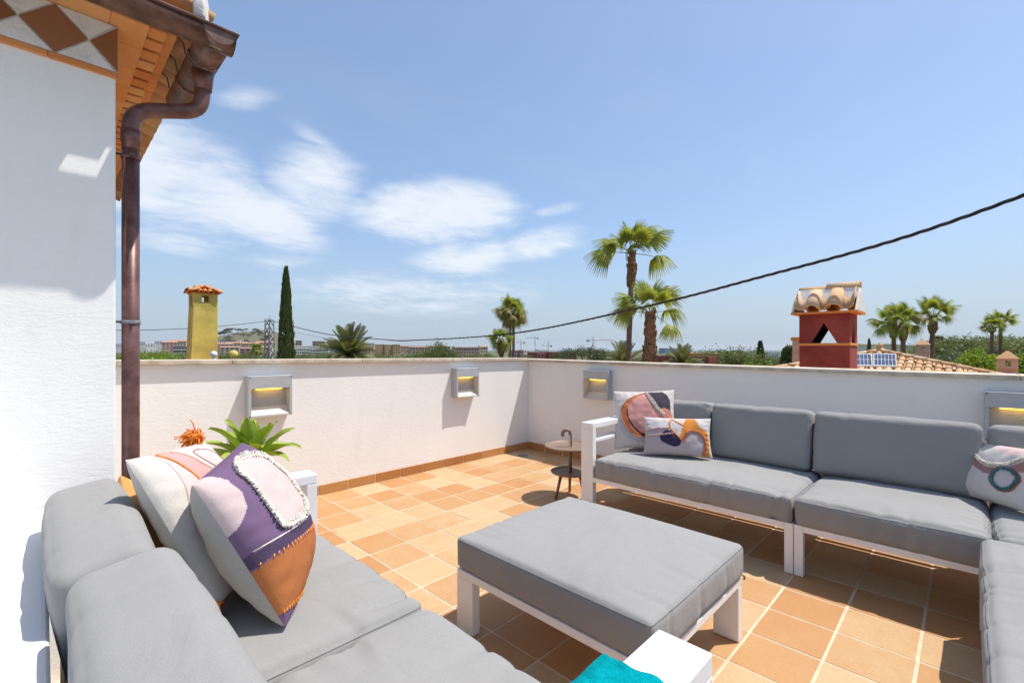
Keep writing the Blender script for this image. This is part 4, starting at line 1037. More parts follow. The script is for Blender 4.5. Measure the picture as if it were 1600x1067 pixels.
# foliage along the neighbourhood skyline
tree('bright leafy tree beside the downpipe', 'round', 240, 539, 40, M_TREEB, wide=1.0, seed=2)
tree('dark rounded tree between bright tree and yellow chimney', 'round', 268, 544, 90, M_TREE, wide=1.6, seed=3)
G1 = 'rounded trees along the edge of the town'; LB = 'small rounded green tree along the edge of the town'
for px, py, D, w in ((190, 541, 55, .9), (353, 546, 110, 1.3), (372, 549, 130, 1.4), (385, 548, 130, 1.2), (470, 549, 140, 1.4), (505, 547, 130, 1.6), (522, 548, 120, 1.4), (590, 549, 120, 1.2), (742, 549, 160, 1.0), (768, 549, 150, 1.0), (826, 551, 180, .9), (945, 551, 170, 1.0), (1040, 549, 150, 1.0), (1085, 550, 110, 1.2), (222, 545, 90, 1.3), (255, 548, 120, 1.4), (362, 551, 100, 1.3), (410, 550, 110, 1.2), (432, 549, 120, 1.3), (464, 551, 90, 1.3), (488, 550, 100, 1.4), (574, 547, 110, 1.2), (604, 551, 90, 1.3), (622, 549, 100, 1.2), (715, 551, 120, 1.3), (728, 552, 110, 1.2), (756, 551, 120, 1.2), (870, 553, 120, 1.1), (1015, 552, 110, 1.2), (1052, 552, 100, 1.2)):
    tree(LB, 'round', px, py, D, M_TREE, G1, w, seed=4 + px % 2)
tree('loose tree with one high branch left of the pinkish block', 'round', 686, 527, 75, M_TREE, wide=.75, seed=6)
G2 = 'trees in front of the tan and pink blocks'
for px, py, w in ((640, 543, 1.1), (664, 541, 1.2), (700, 538, 1.0)): tree('olive green tree in front of the tan and pink blocks', 'round', px, py, 78, M_TREE, G2, w, seed=7)
tree('dark umbrella-shaped pine before the terraced houses', 'wide', 911, 543, 95, M_PINE, wide=1.15, name='pine_tree', seed=8)
for px, py, D, w, l, nm in ((1107, 545, 70, 1.1, M_TREE, 'dull green tree left of the big leafy tree'), (1136, 535, 62, 1.35, M_TREE, 'big leafy tree behind the red house'), (1165, 541, 60, .9, M_TREE, 'mid green tree right of the red house'), (1196, 545, 70, 1.1, M_TREE, 'grey green tree behind the small dark cypress'), (1210, 550, 64, 1.0, M_TREE, 'low tree before the pale pillar'), (1178, 553, 40, .8, M_TREEB, 'bright low tree under the small dark cypress')):
    tree(nm, 'round', px, py, D, l, None, w, seed=9 + px % 2)
tree('small dark cypress between the leafy trees', 'column', 1188, 533, 62, M_CYP, wide=1.2, name='cypress_tree', seed=12)
tree('short dark cypress beside the small fir', 'column', 1226, 545, 45, M_CYP, wide=1.25, name='cypress_tree', seed=12)
tree('small fir tree next to the red chimney', 'conifer', 1234, 536, 44, M_TREE, wide=.9, name='fir_tree', seed=13)
tree('bright green sapling under the small fir', 'round', 1241, 556, 20, M_TREEB, wide=.55, seed=14)
tree('layered conifer behind the small pink chimney', 'conifer', 1467, 523, 85, M_PINE, wide=1.35, name='fir_tree', seed=15)
tree('thin distant cypress above the solar panels', 'column', 1358, 529, 160, M_CYP, wide=1.0, name='cypress_tree', seed=12)
G3 = 'umbrella pines on the right horizon'
for px, py, D, w in ((1528, 527, 80, 1.6), (1580, 529, 88, 1.7), (1625, 528, 84, 1.6)): tree('broad umbrella pine on the right horizon', 'wide', px, py, D, M_TREE, G3, w, name='pine_tree', seed=16)
G4 = 'green trees under the umbrella pines'
for px, py, D, w, l in ((1480, 544, 60, 1.3, M_PINE), (1500, 545, 66, 1.2, M_TREE), (1520, 541, 62, 1.2, M_PINE), (1552, 541, 60, 1.3, M_PINE), (1590, 540, 58, 1.3, M_TREE), (1425, 547, 55, 1.0, M_TREE), (1385, 543, 58, 1.0, M_TREEB), (1372, 548, 70, 1.0, M_TREE), (1438, 549, 48, .9, M_TREE), (1462, 552, 46, 1.0, M_TREE), (1345, 546, 90, 1.0, M_PINE)):
    tree('green garden tree in the belt under the umbrella pines', 'round', px, py, D, l, G4, w, seed=17 + px % 2)
def bush(label, px, pytop, D, r, leaf, seed):
    p = at(px, 546, D); zt = (546 - pytop) / FPX * D + CAM.z
    tb, cb_ = tree_meshes('bush', seed); t = thing('citrus_bush', label, 'bush', (p.x, p.y, zt - r * 1.15), rnd.uniform(0, 6)); t.scale = (r, r, r * 1.15)
    link('stems', tb.mesh('stems', M_BARK, True), t, False); link('crown', cb_.mesh('crown', leaf), t, False)
    MB().tube([(0, 0, (GZ - (zt - r * 1.15)) / (r * 1.15)), (0, 0, .1)], [.14, .09], 7).build('trunk', M_BARK, t, True, world=False)
bush('glossy bright green citrus crown left of the low pink chimney', 1530, 547, 18, 1.35, M_TREEB, 31)
bush('glossy bright green citrus crown right of the low pink chimney', 1610, 549, 19, 1.35, M_TREEB, 32)

# ------------------------------------------------------------ chimneys
def chim_mat(n, c, **k): return mat(n, c, .9, .20, 2.2, .005, 40, **k)
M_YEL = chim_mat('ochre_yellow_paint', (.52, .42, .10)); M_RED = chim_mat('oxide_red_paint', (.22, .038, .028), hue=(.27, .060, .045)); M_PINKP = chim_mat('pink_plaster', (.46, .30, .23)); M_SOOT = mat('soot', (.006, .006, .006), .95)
p = at(321, 557, 12.4); yx, yy = p.x, p.y
yc = thing('yellow_chimney', 'tall tapering yellow chimney with orange tiled cap', 'chimney', (yx, yy, -1.5))
za, zb = -1.5, 2.70
def tapered(bb, x0, x1, y0, y1, z0, z1, tx0, tx1, ty0, ty1):
    i = len(bb.v); bb.v += [(x0, y0, z0), (x1, y0, z0), (x1, y1, z0), (x0, y1, z0), (tx0, ty0, z1), (tx1, ty0, z1), (tx1, ty1, z1), (tx0, ty1, z1)]
    bb.f += [(i, i+1, i+2, i+3), (i+4, i+7, i+6, i+5), (i, i+4, i+5, i+1), (i+1, i+5, i+6, i+2), (i+2, i+6, i+7, i+3), (i+3, i+7, i+4, i)]
bb = MB(); tapered(bb, yx - .42, yx + .30, yy, yy + .62, za, 2.34, yx - .265, yx + .29, yy + .03, yy + .60); bb.build('shaft', M_YEL, yc, False, .006, 1)
xa, xb, ya, yb = yx - .265, yx + .29, yy + .03, yy + .60
for (a0, a1, c0, c1) in ((xa, xa + .06, ya, yb), (xb - .06, xb, ya, yb)):
    for (d0, d1) in ((c0, c0 + .20), (c1 - .20, c1)): MB().box(a0, a1, d0, d1, 2.341, 2.62).build('flue_pier', M_YEL, yc)
for (d0, d1) in ((ya, ya + .06), (yb - .06, yb)):
    for (a0, a1) in ((xa + .0605, xa + .19), (xb - .205, xb - .0605)): MB().box(a0, a1, d0, d1, 2.341, 2.62).build('flue_pier', M_YEL, yc)
    MB().box(xa + .1905, xb - .2055, d0, d1, 2.341, 2.45).build('flue_sill', M_YEL, yc)
MB().box(xa - .004, xb + .004, ya - .004, yb + .004, 2.621, 2.685).build('lintel', M_YEL, yc)
SBT = barrel(.24, .055, .047, .008, 7).mesh('barrel_tile', M_BARRELO, True)
cxm, cym = (xa + xb) / 2, (ya + yb) / 2
bb = MB(); tapered(bb, xa - .06, xb + .06, ya - .06, yb + .06, 2.686, 2.86, cxm - .03, cxm + .03, cym - .03, cym + .03); bb.build('cap_core', M_BARRELO, yc)
for side in range(4):
    dv = [Vector((0, -1, 0)), Vector((1, 0, 0)), Vector((0, 1, 0)), Vector((-1, 0, 0))][side]; tv = Vector((-dv.y, dv.x, 0)); h0 = .36
    for c in range(2):
        for k in range(7 - 3 * c):
            s = (k - (6 - 3 * c) / 2) * .112
            pp = Vector((cxm, cym, 2.70 + c * .085)) + dv * (h0 - c * .17) + tv * s
            link('barrel_tile', SBT, yc, False, pp - yc.location, (0, -R(25), math.atan2(-dv.y, -dv.x)))
for sx, sy in ((1, 1), (1, -1), (-1, 1), (-1, -1)):
    link('hip_tile', SBT, yc, False, Vector((cxm + sx * .33, cym + sy * .33, 2.72)) - yc.location, (0, -R(19), math.atan2(-sy, -sx))); link('hip_tile', SBT, yc, False, Vector((cxm + sx * .17, cym + sy * .17, 2.80)) - yc.location, (0, -R(19), math.atan2(-sy, -sx)))

p = at(1287, 566, 6.3); rx, ry = p.x, p.y
rc = thing('red_chimney', 'oxide red chimney with triangular vents and barrel tile cap', 'chimney', (rx, ry, -1.0))
w2 = .29; X0c, X1c, Y0c, Y1c = rx, rx + .58, ry - w2, ry + w2
MB().box(X0c, X1c, Y0c, Y1c, -1.0, 1.225).build('base_block', M_RED, rc, False, .006, 1)
MB().box(X0c - .012, X1c + .012, Y0c - .012, Y1c + .012, 1.226, 1.262).build('tile_course', M_BRICK, rc, False, .003, 1)
zt0, zt1 = 1.263, 1.66
def tri_wall(axis, a, b_, c0, c1, inner):
    """wall panel with a triangular vent, built from two flanks and a head"""
    m_ = (c0 + c1) / 2; hw = .15; zp = 1.54
    MB().prism([(c0, zt0), (m_ - hw, zt0), (m_, zp), (m_, zt1), (c0, zt1)], axis, a, b_).build('vent_flank', M_RED, rc)
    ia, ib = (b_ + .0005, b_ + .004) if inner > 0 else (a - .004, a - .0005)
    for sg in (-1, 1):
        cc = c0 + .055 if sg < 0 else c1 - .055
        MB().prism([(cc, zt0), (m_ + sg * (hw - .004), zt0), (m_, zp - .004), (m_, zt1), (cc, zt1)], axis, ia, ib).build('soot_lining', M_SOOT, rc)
    MB().prism([(c1, zt0), (m_ + hw, zt0), (m_, zp), (m_, zt1), (c1, zt1)], axis, a, b_).build('vent_flank', M_RED, rc)
th = .05
tri_wall(0, X0c, X0c + th, Y0c, Y1c, 1); tri_wall(0, X1c - th, X1c, Y0c, Y1c, -1); tri_wall(1, Y0c, Y0c + th, X0c + th + .001, X1c - th - .001, 1); tri_wall(1, Y1c - th, Y1c, X0c + th + .001, X1c - th - .001, -1)
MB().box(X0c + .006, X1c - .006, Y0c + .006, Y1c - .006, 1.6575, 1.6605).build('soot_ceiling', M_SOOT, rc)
MB().box(X0c - .07, X1c + .07, Y0c - .09, Y1c + .09, 1.661, 1.69).build('cap_slab', M_BRICK, rc, False, .004, 1)
# tent of barrel tiles: ridge along y, white mortared gable ends
xm = (X0c + X1c) / 2; zr = 2.0
for yv, s in ((Y0c - .088, -1), (Y1c + .060, 1)):
    MB().prism([(X0c - .06, 1.691), (X1c + .06, 1.691), (xm + .06, zr), (xm - .06, zr)], 1, yv, yv + .028).build('mortar_gable', M_MORTAR, rc, False, .006, 2)
BBT = barrel(.40, .105, .080, .014, 10).mesh('barrel_tile', M_BARRELP, True); BPT = barrel(.36, .095, .085, .014, 10, -1).mesh('pan_tile', M_BARRELP, True)
sl = R(41)
for sgn in (-1, 1):
    for k, yo in enumerate((-.125, .125)): link('barrel_tile', BBT, rc, False, Vector((xm + sgn * .385, ry + yo, 1.70)) - rc.location, (0, -sl, 0 if sgn < 0 else PI))
    for k, yo in enumerate((-.255, 0, .255)): link('pan_tile', BPT, rc, False, Vector((xm + sgn * .375, ry + yo, 1.785)) - rc.location, (0, -sl, 0 if sgn < 0 else PI))
MB().prism([(xm - .17, 1.86), (xm + .17, 1.86), (xm + .07, 2.03), (xm - .07, 2.03)], 1, Y0c - .06, Y1c + .055).build('ridge_mortar', M_MORTAR, rc, False, .01, 2)
RBT = barrel(.38, .085, .080, .014, 10).mesh('ridge_tile', M_BARRELP, True)
link('ridge_tile', RBT, rc, False, Vector((xm, Y0c - .08, 2.015)) - rc.location, (0, -R(1), PI / 2)); link('ridge_tile', RBT, rc, False, Vector((xm, ry - .03, 1.985)) - rc.location, (0, -R(1), PI / 2))

def small_chimney(label, px, pytop, D, w, wins=True):
    p = at(px, pytop, D); t = thing('pink_chimney', label, 'chimney', (p.x, p.y, p.z - 3)); z = p.z
    MB().box(p.x - w/2, p.x + w/2, p.y - w/2, p.y + w/2, z - 6, z - w * 1.35).build('shaft', M_PINKP, t, False, .004, 1)
    MB().box(p.x - w*.53, p.x + w*.53, p.y - w*.53, p.y + w*.53, z - w*1.349, z - w*1.28).build('string_course', M_BRICK, t)
    for sx in (-1, 1):
        for sy in (-1, 1): MB().box(*sorted((p.x + sx * w*.5, p.x + sx * w*.13)), *sorted((p.y + sy * w*.5, p.y + sy * w*.13)), z - w*1.279, z - w*.72).build('corner_pier', M_PINKP, t)
    MB().box(p.x - w*.5, p.x + w*.5, p.y - w*.5, p.y + w*.5, z - w*.719, z - w*.55).build('lintel', M_PINKP, t); MB().box(p.x - w*.499, p.x + w*.499, p.y - w*.499, p.y + w*.499, z - w*1.2785, z - w*1.08).build('sill', M_PINKP, t)
    bb = MB(); tapered(bb, p.x - w*.58, p.x + w*.58, p.y - w*.58, p.y + w*.58, z - w*.549, z, p.x - .02, p.x + .02, p.y - .02, p.y + .02); bb.build('pyramid_cap', M_BARRELP, t)
small_chimney('low pink chimney with pyramid cap in front of the citrus bushes', 1574, 548, 15, .46)
small_chimney('pink chimney with pyramid cap behind the tiled roof', 1442, 530, 21, .46)
p = at(1249, 527, 16); t = thing('slim_chimney', 'slim pale brick chimney partly hidden by the red chimney', 'chimney', (p.x, p.y, p.z - 4)); MB().box(p.x - .22, p.x + .1, p.y - .16, p.y + .16, p.z - 7, p.z - .12).build('shaft', M_PINKP, t); MB().box(p.x - .26, p.x + .14, p.y - .2, p.y + .2, p.z - .119, p.z).build('cap', M_BRICK, t)

# ------------------------------------------------------------ neighbouring houses
nb = thing('neighbour_house', 'neighbouring house with hipped terracotta roof and solar panels', 'house', (17.4, -1.6, GZ))
ax_, ay_, az_ = 17.2, -1.75, 1.10; ex, run = 12.4, 4.8; ez = az_ - run * .232
MB().box(ex + .3, ax_ + run - .3, ay_ - run + .3, ay_ + run - .3, GZ, ez - .02).build('wall', M_WALL, nb)
apex = Vector((ax_, ay_, az_ - .06)); cs = [Vector((ax_ - run, ay_ - run, ez - .06)), Vector((ax_ + run, ay_ - run, ez - .06)), Vector((ax_ + run, ay_ + run, ez - .06)), Vector((ax_ - run, ay_ + run, ez - .06))]
bb = MB()
for i in range(4): bb.quad(cs[i], cs[(i + 1) % 4], apex)
bb.quad(*cs[::-1]); bb.build('roof_deck', M_BARRELP, nb)
NBT = barrel(.44, .088, .072, .012, 7).mesh('barrel_tile', M_BARRELP, True)
ns = math.atan(.232); cnt = 0
far = MB()
for k in range(-22, 23):                                  # face towards the terrace, rows near the hip visible above the parapet
    yo = k * .205
    for c in range(12):
        d_ = run - c * .40                                # distance from the apex, measured outwards
        if d_ < abs(yo) + .05: continue
        if d_ > 3.7: continue
        pp = Vector((ax_ - d_, ay_ + yo, az_ - d_ * .232 - .02))
        if cnt < 290: link('barrel_tile', NBT, nb, False, pp - nb.location, (0, -ns, 0)); cnt += 1
for sy in (-1, 1):
    for k in range(16):
        d_ = run - k * .30
        if d_ < .1: continue
        link('hip_tile', NBT, nb, False, Vector((ax_ - d_, ay_ + sy * d_, az_ - d_ * .232 + .035)) - nb.location, (0, -math.atan(.232 / 1.414), math.atan2(-sy, 1)))
MB().lathe([(.10, az_ - .05), (.13, az_ + .08), (.06, az_ + .16), (.09, az_ + .22), (.02, az_ + .30)], 12, ax_, ay_).build('finial', M_BARRELP, nb)
# solar panels on their rack
M_PV = mat('photovoltaic_cell', (.030, .045, .10), .12, .12, 2, spec=.7); M_PVF = mat('panel_frame', (.62, .64, .66), .4, .05, 5)
def solar(label, pxa, pxb, pyt, pyb, D):
    a, c, e = at(pxa, pyb, D), at(pxb, pyb + .6, D + .12), at(pxa, pyt, D + .45); t = thing('solar_panel', label, 'solar panel', a)
    u = (c - a); v = (e - a); n = u.cross(v).normalized()
    if n.dot(CAM - a) < 0: n = -n
    bb = MB(); q = [a, c, c + v, a + v]; bb.v = [tuple(x) for x in q] + [tuple(x - n * .04) for x in q]; bb.f = [(0, 1, 2, 3), (7, 6, 5, 4), (0, 4, 5, 1), (1, 5, 6, 2), (2, 6, 7, 3), (3, 7, 4, 0)]; bb.build('frame', M_PVF, t)
    for i in range(6):
        for j in range(2):
            f0, f1, g0, g1 = (i + .06) / 6, (i + .94) / 6, (j + .04) / 2, (j + .96) / 2
            f0, f1 = .02 + .96 * f0, .02 + .96 * f1; g0, g1 = .03 + .94 * g0, .03 + .94 * g1
            bb = MB(); o_ = n * .004; bb.quad(a + u * f0 + v * g0 + o_, a + u * f1 + v * g0 + o_, a + u * f1 + v * g1 + o_, a + u * f0 + v * g1 + o_); bb.build('cell', M_PV, t)
    bb = MB()
    for f_ in (.1, .9): bb.tube([a + u * f_ + v * .9 - n * .03, a + u * f_ + v * .9 - n * .03 - Vector((0, 0, 1.1))], .02, 6); bb.tube([a + u * f_ + v * .05 - n * .03, a + u * f_ - n * .03 - Vector((0, 0, 1.0))], .02, 6)
    bb.build('rack_leg', M_STEEL, t)
solar('blue solar panel partly hidden behind the red chimney', 1325, 1363, 552, 570.5, 11.2)
solar('blue solar panel in front of the tiled roof tiles', 1365, 1401, 552, 571, 11.2)

n2 = thing('neighbour_house', 'flat roofed house carrying the red chimney beyond the shaded parapet', 'house', (7, -1, GZ)); MB().box(4.2, 11.2, -4.6, 3.0, GZ, .30).build('wall', M_WALL, n2); MB().box(4.1, 11.3, -4.7, 3.1, .301, .36).build('roof', M_BRICK, n2)
n3 = thing('neighbour_house', 'house carrying the yellow chimney beyond the sunny parapet', 'house', (2, 13, GZ)); MB().box(-3, 5.5, 9.6, 17, GZ, -.6).build('wall', M_YEL, n3); MB().prism([(-3.3, -.599), (5.8, -.599), (1.25, .35)], 1, 9.3, 17.3).build('roof', M_BARRELO, n3)
for px, D, m_, lb, r in ((434 - 0, 11, M_YEL, 'round yellow finial ball on the neighbouring roof', .10), (334, 10, M_MORTAR, 'round white finial ball at the foot of the yellow chimney', .07)):
    if m_ is M_YEL: px = 365
    p = at(px, 553.5, D); t = thing('finial_ball', lb, 'finial', (p.x, p.y, p.z)); MB().lathe([(.001, -r)] + [(r * math.sin(PI * k / 10), -r * math.cos(PI * k / 10)) for k in range(1, 10)] + [(.001, r)], 16).build('ball', m_, t, True, world=False); MB().tube([(0, 0, -r * .9), (0, 0, GZ * .4)], r * .5, 10).build('stem', m_, t, True, world=False)

# ------------------------------------------------------------ the town
WALLC = {'white': (.68, .66, .62), 'cream': (.58, .47, .33), 'tan': (.52, .34, .15), 'pink': (.47, .30, .24), 'grey': (.22, .23, .26), 'brick': (.24, .075, .055), 'brown': (.30, .19, .14), 'glass': (.20, .30, .38), 'coral': (.52, .20, .12)}
MW = {k: mat('facade_' + k, v, .9, .08, .15) for k, v in WALLC.items()}
M_WIN = mat('dark_window', (.035, .04, .05), .25, .3, 1.0, spec=.5); M_ROOFT = mat('far_terracotta_roof', (.40, .19, .115), .95, .2, .3, hue=(.47, .27, .18)); M_ROOFG = mat('far_grey_roof', (.22, .20, .20), .95, .1, .3); M_SLABW = mat('balcony_white', (.66, .64, .60), .8, .05, 1)
def block(label, px0, px1, pytop, D, colr, roof=None, floors=4, bays=None, group=None, balcony=False, rot=None):
    rot = rnd.uniform(.3, .65) if rot is None else rot
    a, c = at(px0, pytop, D), at(px1, pytop, D); ctr = (a + c) / 2; W = (c - a).length; zt = a.z; dp = max(8, W * .5); Hh = zt - GZ
    t = thing('apartment_block', label, 'building', (ctr.x, ctr.y, GZ), math.atan2(RT.y, RT.x) + rot, group)
    rz = .0 if not roof else min(3.0, Hh * .10)
    MB().box(-W/2, W/2, 0, dp, 0, Hh - rz).build('wall', MW[colr], t, world=False)
    if roof: MB().prism([(-.6, Hh - rz + .01), (dp + .6, Hh - rz + .01), (dp / 2, Hh)], 0, -W/2 - .5, W/2 + .5).build('roof', roof, t, world=False)
    bays = bays or max(2, int(W / 5)); vis = min(Hh - rz, 9.0 + Hh * .55); fh = 3.1; bb = MB(); sb = MB(); z = Hh - rz - 2.6; n = 0
    while z > 1 and n < floors:
        for k in range(bays):
            xc = -W/2 + W * (k + .5) / bays; ww = W / bays * .28; bb.box(xc - ww, xc + ww, -.06, .3, z, z + 1.6)
        if balcony: sb.box(-W/2, W/2, -1.1, -.061, z - 1.05, z - .2)
        z -= fh; n += 1
    stuff(bb.build('windows', M_WIN, t, world=False))
    if balcony: stuff(sb.build('balconies', M_SLABW, t, world=False))
    return t
RT_, RG_ = M_ROOFT, M_ROOFG
gW = 'pale blocks on the far left skyline'; gT = 'tile roofed blocks below the castle hill'; gP = 'pinkish blocks in the middle of the skyline'; gB = 'dark red terraced houses along the parapet line'
for a, c, y, D in ((176, 190, 537, 1250), (214, 226, 534, 1300), (228, 241, 537, 1250), (243, 255, 533, 1350), (256, 268, 535, 1300), (340, 352, 533, 1250), (372, 380, 531, 1280)):
    block('small pale block on the far left skyline', a, c, y, D, 'white', None, 3, None, gW)
for a, c, y, D, k in ((255, 275, 533, 800, 'pink'), (268, 289, 531, 860, 'cream'), (340, 362, 536, 820, 'pink'), (357, 384, 534, 880, 'cream'), (380, 404, 535, 820, 'pink'), (402, 424, 533, 860, 'cream'), (346, 372, 541, 560, 'cream'), (376, 398, 543, 540, 'pink'), (399, 421, 541, 560, 'cream')):
    block('tile roofed apartment block below the castle hill', a, c, y, D, k, RT_, 4, None, gT)
block('grey block with dark balcony bands beside the yellow chimney', 272, 291, 541, 420, 'grey', None, 5, 5, None, True)
block('brownish tower behind the white balcony block', 462, 471, 532, 900, 'brown', None, 6); block('long white block with balcony bands right of the cypress', 459, 487, 540, 520, 'white', None, 4, 9, None, True); block('second long white block with balcony bands by the date palm', 486, 512, 541, 500, 'white', None, 4, 8, None, True)
block('brown tower above the second white block', 489, 507, 533, 900, 'brown', None, 6); block('pale tower behind the big date palm', 560, 585, 536, 800, 'pink', None, 6)
for a, c, y in ((588, 601, 538), (602, 613, 538.5), (614, 625, 538)): block('tall tan block in the row of three', a, c, y, 620, 'tan', None, 6, 3, 'row of three tan blocks')
for a, c, y, D in ((625, 640, 540, 800), (640, 668, 541, 780), (668, 704, 540, 820)): block('pinkish block in the middle of the skyline', a, c, y, D, 'pink', RT_, 3, None, gP)
block('wide pinkish block with grey roof right of the loose tree', 711, 750, 541, 430, 'pink', RG_, 4, 9); block('narrow cream wing beside the wide pinkish block', 750, 763, 540, 470, 'cream', RT_, 4, 3)
block('blue grey block behind the twin palms', 803, 812, 547, 420, 'grey', None, 2); block('coral block behind the twin palms', 812, 818, 547, 420, 'coral', None, 2, 2); block('pale block right of the coral one', 818, 828, 546.5, 430, 'white', None, 2); block('white terraced block under the cranes', 841, 856, 546.2, 400, 'white', None, 2, 4)
for a, c, y, D in ((838, 852, 550.5, 230), (853, 862, 551, 240), (862, 884, 550, 235), (886, 902, 550.5, 225), (932, 948, 550, 235)): block('dark red terraced house along the parapet line', a, c, y, D, 'brick', None, 1, None, gB)
block('pale houses beyond the umbrella-shaped pine', 925, 958, 548.5, 700, 'cream', RT_, 2); block('distant blue glass building left of the big leafy tree', 1036, 1063, 544, 900, 'glass', None, 4, 8); block('pale villa left of the red house', 1070, 1086, 550, 260, 'white', RT_, 2)
block('low red house with flat roof before the leafy trees', 1102, 1128, 557, 60, 'brick', None, 1, 4); block('orange red house wall under the big leafy tree', 1128, 1158, 552.5, 66, 'coral', None, 1, 3); block('pale villa beside the short dark cypress', 1217, 1224, 550, 90, 'white', None, 1, 2)
for a, c, y, D in ((1356, 1366, 543, 330), (1452, 1461, 543, 300), (1486, 1500, 547, 170), (1492, 1512, 540, 420)): block('white villa on the wooded ridge', a, c, y, D, 'white', None, 2, 3, 'white villas on the wooded ridge')
M_PERG = mat('pale_concrete', (.50, .47, .42), .9, .1, 2)
pg = at(1143, 550, 65); t = thing('roof_pergola', 'pale flat pergola on the orange red house', 'pergola', (pg.x, pg.y, pg.z), math.atan2(RT.y, RT.x)); 
MB().box(-1.5, 1.3, -.8, .8, .02, .14).build('roof_slab', M_PERG, t, world=False)
for x in (-1.4, 1.2): MB().box(x - .05, x + .05, -.7, .7, -.6, .019).build('pillar', M_PERG, t, world=False)
# castle on the hill: low ruined walls
for a, c, y in ((300, 306, 515.5), (318, 326, 513.5), (352, 362, 514.5)):
    pass
G5 = 'pines on the castle hill'
for i in range(90):
    px = 296 + 128 * rnd.random() ** .8; u = (px - 268) / 170; e = castle(u)
    low = 0 if i < 40 else rnd.uniform(0, 14) * (1 if px > 352 else .3)
    tree('dark pine clump on the castle hill', 'wide', px, 549 - 35.5 * e + low + rnd.uniform(-1.0, 1.5), 1500 + (20 if low == 0 else -60), M_PINE, G5, rnd.uniform(.8, 1.5), name='pine_tree', seed=8, hgt=rnd.uniform(8, 13))

# ------------------------------------------------------------ cranes, pylon, cables
M_CRANE = mat('crane_steel', (.35, .20, .17), .7, .15, .3)
def crane(label, px, pytop, pyjib, D, jl, jr):
    p = at(px, 546, D); zt = (546 - pytop) / FPX * D + CAM.z; zj = (546 - pyjib) / FPX * D + CAM.z; t = thing('tower_crane', label, 'crane', (p.x, p.y, GZ), math.atan2(RT.y, RT.x))
    s = .8; bb = MB()
    for sx in (-s, s):
        for sy in (-s, s): bb.tube([(sx, sy, 0), (sx, sy, zj - GZ)], .16, 4)
    z = 0; fl = 1
    while z < zj - GZ - 3:
        bb.tube([(-s * fl, -s, z), (s * fl, -s, z + 3)], .10, 4); bb.tube([(-s, -s * fl, z), (-s, s * fl, z + 3)], .10, 4); z += 3; fl = -fl
    bb.build('mast', M_CRANE, t, world=False)
    k = D / FPX; bb = MB(); zz = zj - GZ
    bb.tube([(-jl * k, 0, zz), (jr * k, 0, zz)], .35, 4); bb.tube([(-jl * k, 0, zz), (0, 0, zt - GZ)], .10, 4); bb.tube([(jr * k, 0, zz), (0, 0, zt - GZ)], .10, 4); bb.build('jib', M_CRANE, t, world=False)
    MB().tube([(0, 0, zz), (0, 0, zt - GZ)], [.7, .15], 4).build('tower_peak', M_CRANE, t, world=False)
    sgn = -1 if jl < jr else 1; L = (jl if sgn < 0 else jr) * k * sgn
    MB().box(L - 1.8, L + 1.8, -.8, .8, zz - 2.2, zz + .2).build('counterweight', mat('crane_ballast', (.16, .16, .17), .9), t, world=False)
crane('small tower crane behind the twin palms', 814, 531, 535, 900, 8, 5); crane('slender tall tower crane in the middle of three', 836, 524, 528, 950, 14, 4); crane('tower crane with long jib over the white block', 856.5, 533, 540, 820, 11, 4.5); crane('big tower crane beside the umbrella-shaped pine', 927, 525, 531.5, 700, 8.5, 32)

p = at(421, 546, 38); py = thing('lattice_pylon', 'grey steel lattice pylon carrying the cables beside the cypress', 'pylon', (p.x, p.y, GZ), .5)
Hp = (546 - 499) / FPX * 38 + CAM.z - GZ; s0, s1 = .34, .22
def cr(k, z): s = s0 + (s1 - s0) * z / Hp; return Vector(((1, 1, -1, -1)[k] * s, (1, -1, -1, 1)[k] * s, z))
for k in range(4): MB().tube([cr(k, 0), cr(k, Hp)], .05, 4).build('leg', M_STEEL, py, world=False)
bb = MB(); nl = 18
for i in range(nl):
    z0_, z1_ = Hp * i / nl, Hp * (i + 1) / nl
    for k in range(4):
        bb.tube([cr(k, z0_), cr((k + 1) % 4, z1_)], .042, 4); bb.tube([cr((k + 1) % 4, z0_), cr(k, z1_)], .042, 4)
stuff(bb.build('bracing', M_STEEL, py, world=False))
MB().tube([(-.35, 0, Hp + .02), (.35, 0, Hp + .02)], .03, 5).build('crossarm', M_STEEL, py, world=False); MB().tube([(0, 0, Hp), (0, 0, Hp + .35)], .015, 5).build('finial_rod', M_STEEL, py, world=False)
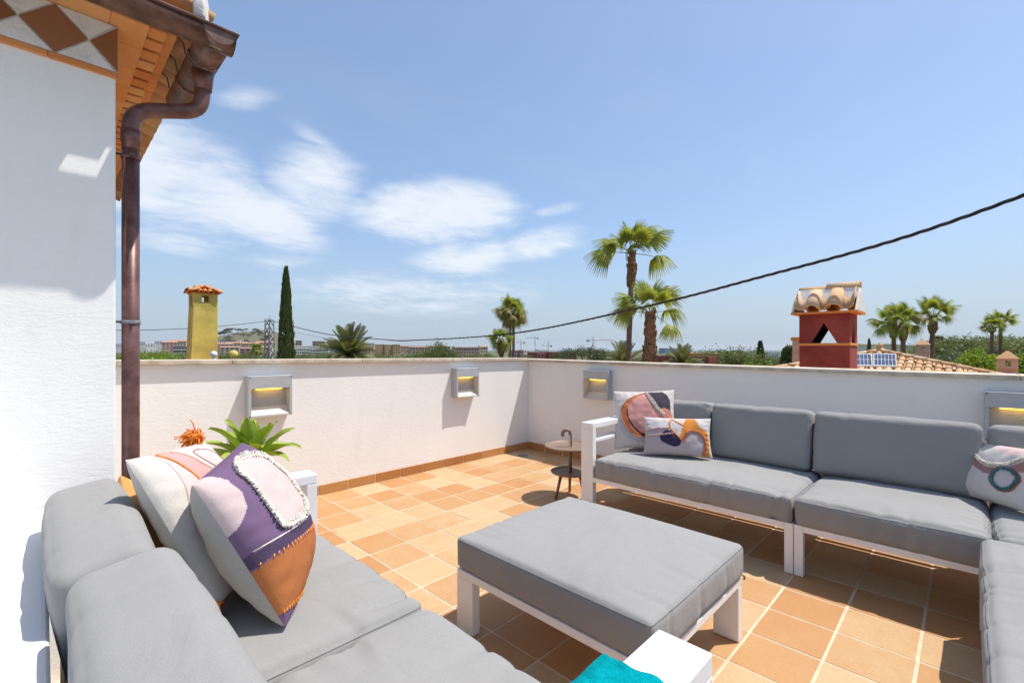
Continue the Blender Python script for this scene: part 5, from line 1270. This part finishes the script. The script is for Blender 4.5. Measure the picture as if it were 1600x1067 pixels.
def cable(label, pts, r, twist, name='overhead_cable'):
    L = catmull(pts, 26); bb = MB(); acc = [0]
    for a, c in zip(L, L[1:]): acc.append(acc[-1] + (c - a).length)
    if twist:
        for s in range(3):
            P = []
            for q, (a, l) in enumerate(zip(L, acc)):
                tg = (L[min(q + 1, len(L) - 1)] - L[max(q - 1, 0)]).normalized(); u = tg.cross(Vector((0, 0, 1))).normalized(); v = u.cross(tg); an = l / twist * 2 * PI + s * 2.094; P.append(a + (u * math.cos(an) + v * math.sin(an)) * r)
            bb.tube(P, r * .92, 6)
    else: bb.tube(L, r, 6)
    return tag(bb.build(name, M_CABLE, None, True), label, 'cable')
pts = [at(px, y, D) for px, y, D in ((421, 500, 38), (500, 520, 26.35), (600, 530.5, 18.98), (650, 531.5, 16.65), (800, 521, 12.17), (1000, 481, 8.96), (1200, 430, 7.09), (1400, 375, 5.86), (1600, 305, 5.0), (1800, 225, 4.36))]
dense = []
for a, c in zip(catmull(pts, 14), catmull(pts, 14)[1:]): dense.append(a)
cable('thick twisted black cable crossing the sky to the right', pts, .0125, .55)
cable('thin black cable running left from the pylon behind the chimney', [at(421, 500, 38), at(407, 503, 37.5), at(330, 511, 34), at(250, 515, 31), at(183, 516, 29), at(100, 514, 27)], .022, 0)
cable('thinner lower black cable from the pylon past the cypress', [at(421, 511, 38), at(470, 521, 36), at(520, 530, 34), at(600, 539, 31), at(700, 541, 29)], .010, 0)

# ------------------------------------------------------------ summer haze over town and bay
hz_ = bpy.data.materials.new('summer_haze'); hz_.use_nodes = True; t = hz_.node_tree; t.nodes.clear()
pv = t.nodes.new('ShaderNodeVolumePrincipled'); pv.inputs['Color'].default_value = (.92, .95, 1.0, 1); pv.inputs['Density'].default_value = .00005; pv.inputs['Anisotropy'].default_value = .2
om = t.nodes.new('ShaderNodeOutputMaterial'); t.links.new(pv.outputs[0], om.inputs['Volume'])
b = MB(); q = [gp(-700, -16000), gp(13000, -16000), gp(13000, 16000), gp(-700, 16000)]
b.v = [(x, y, GZ - 7.5) for x, y in q] + [(x, y, 95) for x, y in q]; b.f = [(0, 1, 2, 3), (4, 5, 6, 7), (0, 4, 5, 1), (1, 5, 6, 2), (2, 6, 7, 3), (3, 7, 4, 0)]
stuff(b.build('haze', hz_))
